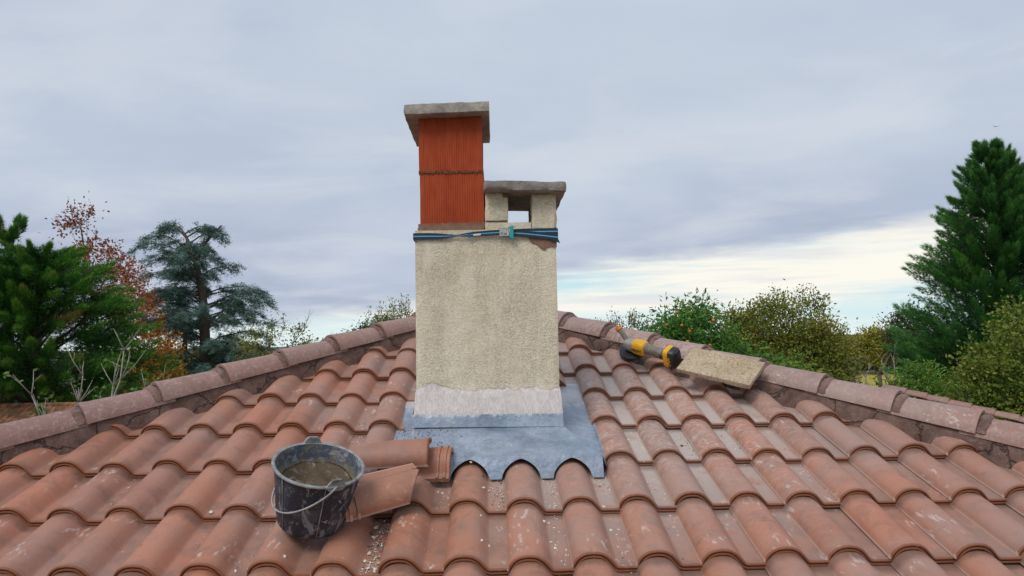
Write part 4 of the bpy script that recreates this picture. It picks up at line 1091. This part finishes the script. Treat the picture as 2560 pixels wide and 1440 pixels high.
# maple-like autumn tree
broadleaf('autumn_tree', 'tall slender tree with red and orange autumn leaves behind the green cypress', 'tree', (-18.3, 36, GZ), 8, [(-20.6, 36, 6.2, .65, .7, 1.3), (-19.9, 36, 4.6, 1.0, .9, 1.2), (-18.9, 36, 3.4, 1.2, 1.0, 1.3), (-17.9, 36, 2.0, 1.0, 1.0, 1.5), (-16.9, 36, -.4, 1.2, 1.2, 1.8), (-16.7, 36, -2.2, 1.5, 1.4, 1.9)], 150, 42, .17, [(.24, .085, .06), (.36, .115, .045), (.46, .15, .03), (.48, .27, .035), (.36, .33, .05)], sprig=26, clump_r=.30, trunk_r=.14, zgrad=(7.0, -2.5))
def cedar():
    base = (-16.3, 40, GZ); root = empty('cedar_tree', base, 'blue-green cedar with layered branches and bare dark trunk showing, left of the chimney', 'tree')
    tr = Acc(); P, D, Sc, Ti = [], [], [], []
    trunk = [Vector((-15.9, 40, GZ)), Vector((-15.9, 40, -1)), Vector((-16.05, 40, 2.2)), Vector((-16.25, 40, 3.6)), Vector((-16.55, 40, 4.9)), Vector((-17.1, 40, 6.3)), Vector((-17.5, 40, 6.9))]
    tr.add(tube(trunk, [.36, .30, .25, .20, .15, .08, .04], 9))
    tr.add(tube([trunk[4]-Vector((0, 0, .5)), Vector((-16.3, 40, 5.6)), Vector((-15.6, 40, 6.5)), Vector((-15.1, 39.9, 6.9))], [.12, .09, .06, .03], 7))
    tr.add(tube([Vector((-16.9, 39.6, GZ)), Vector((-17.0, 39.6, -1.5)), Vector((-16.9, 39.7, .6)), Vector((-17.4, 39.8, 2.4))], [.2, .17, .12, .06], 7))
    def at_(z):
        for a, b in zip(trunk, trunk[1:]):
            if a.z <= z <= b.z: return a.lerp(b, (z-a.z)/(b.z-a.z))
        return trunk[-1]
    limbs = []
    for i in range(96):
        z = -3.4+9.2*(i/96)**1.15; az = rnd.uniform(0, 2*math.pi)
        L = (3.9 if z < 2.2 else 3.9-(z-2.2)*.62)*rnd.uniform(.45, 1.02); limbs.append((z, az, L, rnd.uniform(.0, .42)))
    limbs += [(6.1, math.pi, 1.5, .6), (6.4, math.pi*.9, 1.3, .5), (5.4, math.pi, 2.7, .42), (4.8, math.pi*1.05, 3.3, .38), (5.9, 0, 1.9, .35), (6.3, .2, 1.9, .35), (6.5, -.2, 1.7, .25), (3.0, 0.05, 3.2, .20), (2.2, -.1, 3.9, .18), (1.3, 0, 3.7, .15), (2.3, math.pi, 3.4, .35), (1.0, math.pi, 3.6, .25)]
    for z, az, L, rise in limbs:
        st = at_(z); d = Vector((math.cos(az), math.sin(az), 0)); n = 9
        pts = [st+d*(L*f)+Vector((0, 0, L*(rise*math.sin(f*2.2)-.10*f*f)+noise.noise(Vector((f*3, z, az)))*.12)) for f in [i/n for i in range(n+1)]]
        tr.add(tube(pts, [max(.007, .045*(1-i/n)+.005) for i in range(n+1)], 5, False))
        for s in range(int(7+L*5)):
            f = .22+.78*(s+rnd.random())/(7+L*5); i = min(int(f*n), n-1); q = pts[i].lerp(pts[i+1], f*n-i)+Vector((0, 0, rnd.gauss(0, .13)))
            sd_ = Vector((-d.y, d.x, 0))*rnd.choice((-1, 1)); sub = (d*.7+sd_*rnd.uniform(.1, 1)+Vector((0, 0, rnd.uniform(-.12, .06)))).normalized(); sl = rnd.uniform(.35, .85)*(1.1-.4*f); t0 = rnd.random()
            m = 60; g = rng.random(m); pos = np.array(q)+np.array(sub)*(g*sl)[:, None]+rng.normal(size=(m, 3))*np.array([.08, .08, .05])-np.array([0, 0, 1])*(g*g*sl*.6)[:, None]
            P.append(pos); D.append(np.array(sub)+rng.normal(size=(m, 3))*np.array([.55, .55, .35])-np.array([0, 0, .25])); Sc.append(rng.uniform(.14, .30, m)); Ti.append(np.clip(t0*.6+.2+rng.normal(size=m)*.15, 0, 1))
    P, D, Sc, Ti = map(np.concatenate, (P, D, Sc, Ti))
    put('trunk', tr.mesh('trunk'), M['bark'], root)
    scatter('crown', FRS, P, rot_to(D, np.tile(np.array([[0, 0, 1.0]]), (len(P), 1))+rng.normal(size=(len(P), 3))*.8), Sc, Ti, m_leaf([(.05, .105, .080), (.10, .185, .150), (.17, .27, .23), (.27, .38, .34)], .25), root)
cedar()
Gm = [(.08, .12, .03), (.15, .18, .035), (.26, .23, .045), (.36, .25, .05)]
broadleaf('small_tree', 'thin yellowing tree with bare upright twigs right of the cedar', 'tree', (-6.6, 22, GZ), 1, [(-7.0, 22, -.2, .8, .7, .8), (-6.3, 22, .1, .7, .7, .75), (-6.9, 22.3, -1.2, 1.3, .9, .9)], 46, 70, .085, Gm, sprig=16, clump_r=.20, trunk_r=.07)
broadleaf('small_tree', 'low leafy tree top just above the left hip, between two taller ones', 'tree', (-5.2, 22, GZ), 1, [(-5.2, 22, -.45, .75, .6, .6), (-4.7, 22, -.6, .7, .6, .6)], 36, 80, .10, [(.05, .10, .02), (.10, .15, .03), (.18, .17, .03)], sprig=6, clump_r=.20, trunk_r=.06)
broadleaf('small_tree', 'yellow-green feathery tree top rising just left of the chimney', 'tree', (-3.0, 22, GZ), 1, [(-2.9, 22, .25, .9, .8, .95), (-3.7, 22, -.1, .7, .7, .6)], 60, 90, .10, [(.05, .10, .04), (.12, .16, .03), (.22, .20, .035), (.30, .16, .04)], tmpl=leaf_long, sprig=22, clump_r=.20, trunk_r=.07)
broadleaf('small_tree', 'dark green tree top partly hidden behind the left hip ridge', 'tree', (-4.1, 24, GZ), 1, [(-4.15, 24, -.1, .6, .6, .75)], 20, 80, .11, [(.02, .06, .035), (.04, .09, .05)], sprig=4, clump_r=.2, trunk_r=.06)
def twig_tree(name, label, base, tips, r0, seedv, bark, leafy=None, n2=3, cat='tree'):
    root = empty(name, base, label, cat); r = random.Random(seedv); acc = Acc(); P = []
    for tip in tips:
        b0 = Vector(base)+Vector((r.uniform(-.1, .1), 0, 0)); tip = Vector(tip); n = 7
        pts = [b0.lerp(tip, i/n)+Vector((r.gauss(0, 1), r.gauss(0, 1), r.gauss(0, .5)))*(.035*(tip-b0).length*math.sin(math.pi*i/n)) for i in range(n+1)]
        acc.add(tube(pts, [r0*(1-.8*i/n) for i in range(n+1)], 6))
        for k in range(n2*3):
            i = r.randint(3, n); st = pts[i]; d = ((pts[i]-pts[i-1]).normalized()+Vector((r.gauss(0, .8), r.gauss(0, .8), r.uniform(0, .5)))).normalized(); L = r.uniform(.12, .30)*(tip-b0).length*.5
            mid_ = st+d*L*.5+Vector((0, 0, L*.1)); en = st+d*L+Vector((r.gauss(0, .1)*L, 0, L*.25)); acc.add(tube([st, mid_, en], [r0*.28, r0*.2, r0*.10], 5)); P.append(en)
            if r.random() < .5: acc.add(tube([mid_, mid_+Vector((r.gauss(0, .3), r.gauss(0, .3), .3))*L], [r0*.16, r0*.07], 4))
    put('branches', acc.mesh('branches'), M[bark], root)
    if leafy:
        N = len(P); pos = np.array([p_[:] for p_ in P]).repeat(leafy[0], 0)+rng.normal(size=(N*leafy[0], 3))*leafy[1]*.5
        scatter('leaves', leaf2, pos, rot_to(rng.normal(size=pos.shape)), rng.uniform(.6, 1.1, len(pos))*leafy[1], rng.random(len(pos)), m_leaf([(.08, .16, .03), (.16, .26, .06)], .35), root)
    return root
twig_tree('bare_shrub', 'nearly leafless fig with pale twisting branches behind the left hip', (-6.1, 11, -3.4), [(-6.95, 11, -.62), (-6.35, 11.2, -.75), (-5.55, 10.9, .02), (-5.35, 11.1, -.75), (-6.6, 10.8, -1.0), (-5.0, 11, -.55), (-6.2, 11, -.35), (-5.75, 11, -.5)], .034, 5, 'bark_pale', (2, .09), 5, 'shrub')
twig_tree('bare_shrub', 'leafless slanting twigs above the thin yellowing tree', (-6.4, 21.5, -1.2), [(-5.5, 21.5, 1.15), (-5.9, 21.5, .55), (-4.9, 21.5, .25)], .022, 9, 'bark', None, 2, 'shrub')
# ------------------------------------------------------------------ trees on the right
broadleaf('sparse_bush', 'sparse brownish bush with seed heads at the right hip, left of the fruit tree', 'bush', (3.2, 18, GZ), 1, [(2.6, 18, -.1, .5, .5, .55), (3.3, 18, -.05, .7, .6, .65), (4.0, 18, -.3, .8, .6, .7)], 40, 40, .065, [(.14, .12, .05), (.22, .15, .06), (.30, .19, .07)], sprig=50, clump_r=.20, trunk_r=.05)
_, PP = broadleaf('persimmon_tree', 'green tree hung with small orange fruit, behind the grinder', 'tree', (3.8, 14, GZ), 1, [(3.75, 14, .15, .62, .6, .68), (3.2, 14, -.25, .8, .7, .75), (4.4, 14, -.5, .8, .7, .75), (3.9, 13.8, -1.1, 1.5, .8, 1.0), (5.2, 13.8, -1.2, .9, .7, .8)], 250, 75, .115, [(.035, .10, .020), (.07, .19, .032), (.13, .28, .045), (.24, .31, .055)], tmpl=leaf_long, sprig=14, clump_r=.16, trunk_r=.08, droop=.6)
fruit_me = Acc().add(lathe([(0, -.033), (.020, -.028), (.033, -.011), (.034, .007), (.022, .024), (0, .026)], 10)).mesh('fruit')
fruit_me.materials.append(simple('orange_fruit', (.62, .19, .02), .45)); rt = bpy.data.objects['persimmon_tree']
cand = [p_ for p_ in PP if p_[1] < 13.65 and p_[2] > -1.1]
for k in range(46):
    p_ = cand[rnd.randrange(len(cand))]; put('fruit', fruit_me, None, rt, Matrix.Translation((p_[0]+rnd.gauss(0, .05), p_[1]-.14, p_[2])))
OL = [(.075, .12, .02), (.15, .19, .03), (.25, .25, .042), (.37, .29, .055)]
broadleaf('olive_green_tree', 'wide olive-green tree with loose twiggy top, behind the slab', 'tree', (6.6, 16, GZ), 1, [(6.7, 16, .1, 1.0, .8, .85), (5.6, 16, -.15, .95, .8, .75), (7.2, 16, -.45, .8, .8, .75), (6.2, 15.8, -1.2, 1.5, 1, 1.1), (6.9, 15.8, -1.7, 1.2, 1, 1.1)], 420, 100, .075, OL, sprig=60, clump_r=.18, trunk_r=.09)
broadleaf('olive_green_tree', 'small leafy tree at the right end of the wide olive-green one', 'tree', (8.4, 17, GZ), 1, [(7.95, 17, -.30, .4, .5, .6), (7.9, 17, -1.4, .6, .8, 1.0)], 60, 80, .062, OL, sprig=16, clump_r=.15, trunk_r=.06)
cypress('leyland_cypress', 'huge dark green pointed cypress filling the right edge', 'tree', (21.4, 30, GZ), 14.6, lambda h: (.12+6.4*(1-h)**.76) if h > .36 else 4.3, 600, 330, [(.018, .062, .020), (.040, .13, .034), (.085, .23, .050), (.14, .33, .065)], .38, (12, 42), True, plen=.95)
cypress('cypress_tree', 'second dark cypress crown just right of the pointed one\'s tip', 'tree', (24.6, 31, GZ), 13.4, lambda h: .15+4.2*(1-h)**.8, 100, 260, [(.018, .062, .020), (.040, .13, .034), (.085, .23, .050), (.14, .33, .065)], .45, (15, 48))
broadleaf('oak_tree', 'dull green round tree at the foot of the big dark cypress, left side', 'tree', (22.5, 42, GZ), 1, [(24.6, 42, .6, .9, 1, 1.3), (23.6, 42, -.5, .8, 1, .9), (25.0, 42, -1.0, 1.2, 1, 1.6)], 60, 70, .16, [(.03, .06, .02), (.06, .095, .03), (.12, .12, .035)], sprig=16, clump_r=.34, trunk_r=.15)
GR = [(.05, .12, .018), (.10, .21, .028), (.17, .31, .04), (.26, .37, .06)]
broadleaf('laurel_bush', 'bright green leafy bush with a pointed top above the far-right ridge', 'bush', (8.9, 15, GZ), 1, [(9.0, 15, -1.05, .55, .5, .50), (8.4, 15, -1.5, .8, .6, .6), (9.4, 15, -1.6, .9, .6, .65), (8.8, 14.7, -2.1, 1.5, .8, .8)], 150, 70, .10, GR, tmpl=leaf_long, sprig=10, clump_r=.15, trunk_r=.06)
broadleaf('hazel_bush', 'tall yellow-green rounded bush at the lower right edge', 'bush', (10.0, 13, GZ), 1, [(10.0, 13, -.15, .85, .7, .75), (9.2, 13, -.75, .7, .6, .6), (9.6, 12.8, -1.5, 1.2, .8, .9), (10.6, 13, -1.2, 1.1, .8, 1.1), (8.5, 12.8, -1.7, .8, .6, .7)], 260, 70, .085, [(.05, .09, .015), (.11, .17, .025), (.19, .24, .035), (.28, .29, .05)], sprig=14, clump_r=.16, trunk_r=.07)
twig_tree('bare_tree', 'grey leafless fruit tree in front of the yellow field, left of the pair', (20.2, 40, GZ+1.5), [(19.6, 40, -1.0), (20.4, 40, -.7), (20.9, 40, -1.3), (19.9, 40.3, -1.3), (19.2, 40, -1.9)], .07, 21, 'bark_pale', None, 5)
twig_tree('bare_tree', 'grey leafless fruit tree in front of the yellow field, right of the pair', (22.3, 40, GZ+1.5), [(21.6, 40, -1.2), (22.5, 40, -.4), (23.2, 40, -1.0), (23.9, 40, -1.5), (22.0, 40.3, -1.8)], .07, 27, 'bark_pale', None, 5)
# ------------------------------------------------------------------ ground and far things
def m_ground(t, b):
    p = geo_pos(t); n = t.noise(p, .15, 6, .6); f = t.noise(p, 3, 5, .6)
    c = t.mix(t.step(n, .4, .6), (.055, .075, .022), (.10, .095, .035)); c = t.mix(t.math('MULTIPLY', t.step(f, .4, .7), .5), c, (.045, .055, .02))
    t.put(b, 'Base Color', c); t.put(b, 'Roughness', 1.0); bump(t, b, f, .5, .1)
gr = put('ground', mesh('ground', [(-3000, -400, GZ), (3000, -400, GZ), (3000, 4000, GZ), (-3000, 4000, GZ)], [(0, 1, 2, 3)]), material('ground', m_ground)); tag(gr, 'grass and garden ground around the house', None, None, 'structure')
fd = put('field', mesh('field', [(30, 84, GZ+.02), (78, 84, GZ+.02), (92, 122, GZ+.02), (40, 122, GZ+.02)], [(0, 1, 2, 3)]), simple('field_yellow', (.30, .25, .03), 1, 0, .3, .6, .3, .1)); tag(fd, 'mustard-yellow field seen past the right ridge', None, None, 'structure')
def hillf():
    vv, ff = [], []; n = 80
    for i in range(n+1):
        x = -1600+3600*i/n; h = 1.0+3.0*(.5+.5*noise.noise(Vector((i*.13, 3, 0))))+(9 if x > 0 else 6)
        for y, z in ((700, GZ-1), (850, GZ+h*.6), (1000, GZ+h), (1300, GZ+h*.9)): vv.append((x, y, z))
    for i in range(n):
        for k in range(3): a_ = i*4+k; ff.append((a_, a_+1, a_+5, a_+4))
    return mesh('hills', vv, ff, smooth=True)
hl = put('hills', hillf(), simple('far_woods', (.045, .062, .04), 1, 0, .4, .03, .5, 3)); tag(hl, 'low wooded hills on the horizon', None, None, 'structure')
def wood(name, label, xs, y, zr, n, size, cols, seed):
    r = np.random.default_rng(seed); cx = r.uniform(xs[0], xs[1], n); cy = y+r.uniform(-8, 8, n); top = GZ+r.uniform(zr[0], zr[1], n)
    P, S, Ti = [], [], []
    for a_, b_, z in zip(cx, cy, top):
        m = 170; R0 = (z-GZ)*.45; u = r.normal(size=(m, 3)); u /= np.linalg.norm(u, axis=1)[:, None]
        P.append(np.array([a_, b_, z-R0])+u*R0*r.uniform(.6, 1.05, (m, 1))*np.array([1, 1, 1.0])); S.append(np.full(m, size)*r.uniform(.6, 1.2, m)); Ti.append(np.clip(r.random()+r.normal(size=m)*.12, 0, 1))
        m = 60; P.append(np.array([a_, b_, GZ])+r.random((m, 3))*np.array([R0, R0, z-GZ-R0])); S.append(np.full(m, size)); Ti.append(r.random(m)*.4)
    P, S, Ti = map(np.concatenate, (P, S, Ti))
    o = scatter(name, leaf2, P, rot_to(r.normal(size=P.shape)), S, Ti, m_leaf(cols, .1), None); tag(o, label, None, None, 'stuff'); return o
wood('distant_woodland', 'mixed distant woodland in dull autumn greens', (-160, 190), 190, (5.2, 8.0), 120, 1.2, [(.03, .045, .02), (.06, .075, .025), (.12, .10, .03), (.16, .11, .04)], 5)
wood('garden_thicket', 'dark mass of garden shrubs behind the trees at left', (-34, 2), 55, (3.4, 5.3), 60, .55, [(.015, .03, .012), (.03, .05, .018), (.07, .075, .02)], 6)
wood('orchard_scrub', 'brown-green scrub beyond the trees at right', (48, 120), 140, (2.2, 3.8), 60, .7, [(.05, .06, .03), (.10, .09, .045), (.15, .12, .07)], 8)
broadleaf('yellow_tree', 'distant round yellow-green tree left of the small orange one', 'tree', (64, 120, GZ), 1, [(64, 120, -1.6, 4.4, 3, 2.6)], 60, 50, .6, [(.16, .17, .02), (.26, .24, .03), (.33, .28, .04)], sprig=0, clump_r=.9, trunk_r=.3, twigs=False)
broadleaf('orange_tree', 'small distant orange autumn tree right of the round yellow-green one', 'tree', (71.5, 120, GZ), 1, [(71.5, 120, -2.0, 1.1, 1, 2.4)], 24, 40, .5, [(.42, .20, .02), (.50, .27, .03)], sprig=0, clump_r=.5, trunk_r=.2, twigs=False)
def far_house(label, x, y, w, d, zb, zt, rc):
    r = empty('farmhouse', (x, y, GZ), label, 'house'); put('wall', mesh('w', *box_vf(x-w/2, x+w/2, y-d/2, y+d/2, GZ, zb)), M['far_white'], r)
    v_ = [(x-w/2-.4, y-d/2-.5, zb-.1), (x+w/2+.4, y-d/2-.5, zb-.1), (x+w/2+.4, y+d/2+.5, zb-.1), (x-w/2-.4, y+d/2+.5, zb-.1), (x-w/2-.4, y, zt), (x+w/2+.4, y, zt)]
    put('roof', mesh('r', v_, [(0, 1, 5, 4), (2, 3, 4, 5), (0, 4, 3), (1, 2, 5), (0, 3, 2, 1)]), rc, r)
    for k in range(3):
        f = put('window', mesh('f', *box_vf(x-w*.32+k*w*.3-.6, x-w*.32+k*w*.3+.6, y-d/2-.06, y-d/2, zb-1.8, zb-.5)), M['far_glass'], r)
M['far_white'] = simple('white_wall', (.62, .62, .62), .9); M['far_red'] = simple('orange_roof', (.48, .17, .09), .9, 0, .2, 2); M['far_glass'] = simple('far_window', (.05, .06, .08), .3)
far_house('white distant house with orange roof left of the yellow-green tree', 76, 150, 8.5, 6, -4.1, -2.3, M['far_red'])
far_house('distant house with orange roof close beside the big dark cypress', 88.5, 150, 7, 6, -3.9, -1.9, M['far_red'])
pyl = empty('pylon', (476, 900, GZ), 'thin grey electricity pylon on the horizon', 'pylon'); a = Acc()
for sx in (-1, 1):
    a.add(tube([(476+sx*4.5, 900, GZ), (476+sx*1.6, 900, 4), (476+sx*3.4, 900, 9), (476+sx*2.2, 900, 12), (476+sx*2.5, 900, 14.5)], .45, 4))
for k in range(5): z_ = GZ+2+k*3.2; a.add(tube([(476-3.6+k*.5, 900, z_), (476+3.6-k*.5, 900, z_+2.6)], .28, 4)); a.add(tube([(476+3.6-k*.5, 900, z_), (476-3.6+k*.5, 900, z_+2.6)], .28, 4))
a.add(tube([(472, 900, 11.5), (480, 900, 11.5)], .35, 4))
put('lattice', a.mesh('lattice', smooth=False), M['steel'], pyl)
a = Acc().add(([(0, 0, 0), (.22, .05, .02), (0, .12, .01), (-.45, .1, .16), (.05, .05, .03), (.5, .1, .13), (.05, .16, .02), (-.30, .06, 0)], [(0, 1, 2, 7), (2, 0, 3), (4, 5, 6)]))
o = put('bird', a.mesh(smooth=False), M['black'], None, Matrix.Translation((43.7, 60, 18.1))); tag(o, 'tiny dark bird flying high at the right', 'bird')
# ------------------------------------------------------------------ lower wing roof beyond the right hip
wing = empty('wing_house', (9.5, 13, GZ), 'lower tiled roof wing seen beyond the right hip', 'building')
HP = Vector((7.9, 12.5, -1.16)); up = Vector((-1, 1, TAN)); ul = up.normalized()
wb = HP-up*3.2; wt = HP+up*.72
wroof = put('roof', mesh('wroof', [wb-Vector((0, 0, .1)), wt-Vector((0, 0, .1)), (wt.x-6, wt.y, wt.z-.1), (wb.x-9, wb.y, wb.z-.1), (wb.x+.3, wt.y+4, wb.z-.4)], [(0, 1, 2, 3), (0, 4, 1)]), M['underlay'], wing)
for x0, x1, y0, y1 in ((-1.5, 9.8, 9.6, 9.8), (9.6, 9.8, 9.8, 17)): put('wall', mesh('w', *box_vf(x0+1.2, x1, y0, y1, GZ, wb.z-.25)), M['plaster'], wing)
for k in range(-8, 3):
    P = HP+up*(.236*k); put('ridge_tile', ridge_mesh, None, wroof, hip_mat(P, up, -R_(1.9)))
low_o = Vector((wb.x-9, wb.y, wb.z+.03))
low_slope('side_slope_tiles', low_o, Vector((1, 0, 0)), Vector((0, math.cos(TH), math.sin(TH))), 60, 12, lambda P: P.x < HP.x-(P.y-HP.y)-.30-8*W+.05 and P.y < wt.y+.05 and P.z < wt.z+.05 and P.z > ridge_z(P.x-XP)-.1).parent = wroof
bm = bmesh.new()
for r in range(-8, 2):
    for c in range(0, 8):
        P = HP+Vector((0, math.cos(TH), math.sin(TH)))*(r*G); hx = HP.x-(P.y-HP.y); x0 = math.floor((hx-.30)/W)*W-c*W
        b0 = Vector((x0, P.y, P.z-.05))
        put('roof_tile', tile_me, None, wroof, Matrix.Translation(b0) @ Matrix.Rotation(TH, 4, 'X') @ Matrix.Rotation(-TILT, 4, 'X'))
bm.free()
# old barn roof at far left
barn = empty('barn', (-17, 28, GZ), 'old orange-brown tiled roof below the cypress at far left', 'building')
by0, bz = 25.0, -1.78
broof = put('roof', mesh('broof', [(-24, by0-3, bz-1.5), (-11, by0-3, bz-1.5), (-11, by0, bz), (-24, by0, bz), (-11, by0+3, bz-1.5), (-24, by0+3, bz-1.5)], [(0, 1, 2, 3), (3, 2, 4, 5)]), M['clay'], barn)
put('wall', mesh('w', *box_vf(-23.6, -11.4, by0-2.6, by0+2.6, GZ, bz-1.35)), M['plaster'], barn)
a = Acc()
for r in range(9):
    for c in range(58):
        x = -24+c*.22; y = by0-3+r*.33; z = bz-1.5+r*.165
        a.add(([(x, y, z+.01), (x+.06, y, z+.07), (x+.15, y, z+.07), (x+.21, y, z+.01), (x, y+.38, z+.175), (x+.06, y+.38, z+.22), (x+.15, y+.38, z+.22), (x+.21, y+.38, z+.175)], [(0, 1, 5, 4), (1, 2, 6, 5), (2, 3, 7, 6), (0, 3, 2, 1)]))
M['oldtile'] = simple('old_roof_tile', (.27, .12, .06), .95, 0, .4, 4, .4, .02, ((.10, .07, .03), 3, .5, .7))
o = put('roof_tiles', a.mesh('tiles', smooth=False), M['oldtile'], broof); o['kind'] = 'stuff'
rm = Acc().add(tube([(0, 0, 0), (.36, 0, .015)], [.085, .075], 10)).mesh('ridge_tile'); rm.materials.append(M['oldtile'])
for k in range(38): put('ridge_tile', rm, None, broof, Matrix.Translation((-24+k*.34, by0, bz+.02)))
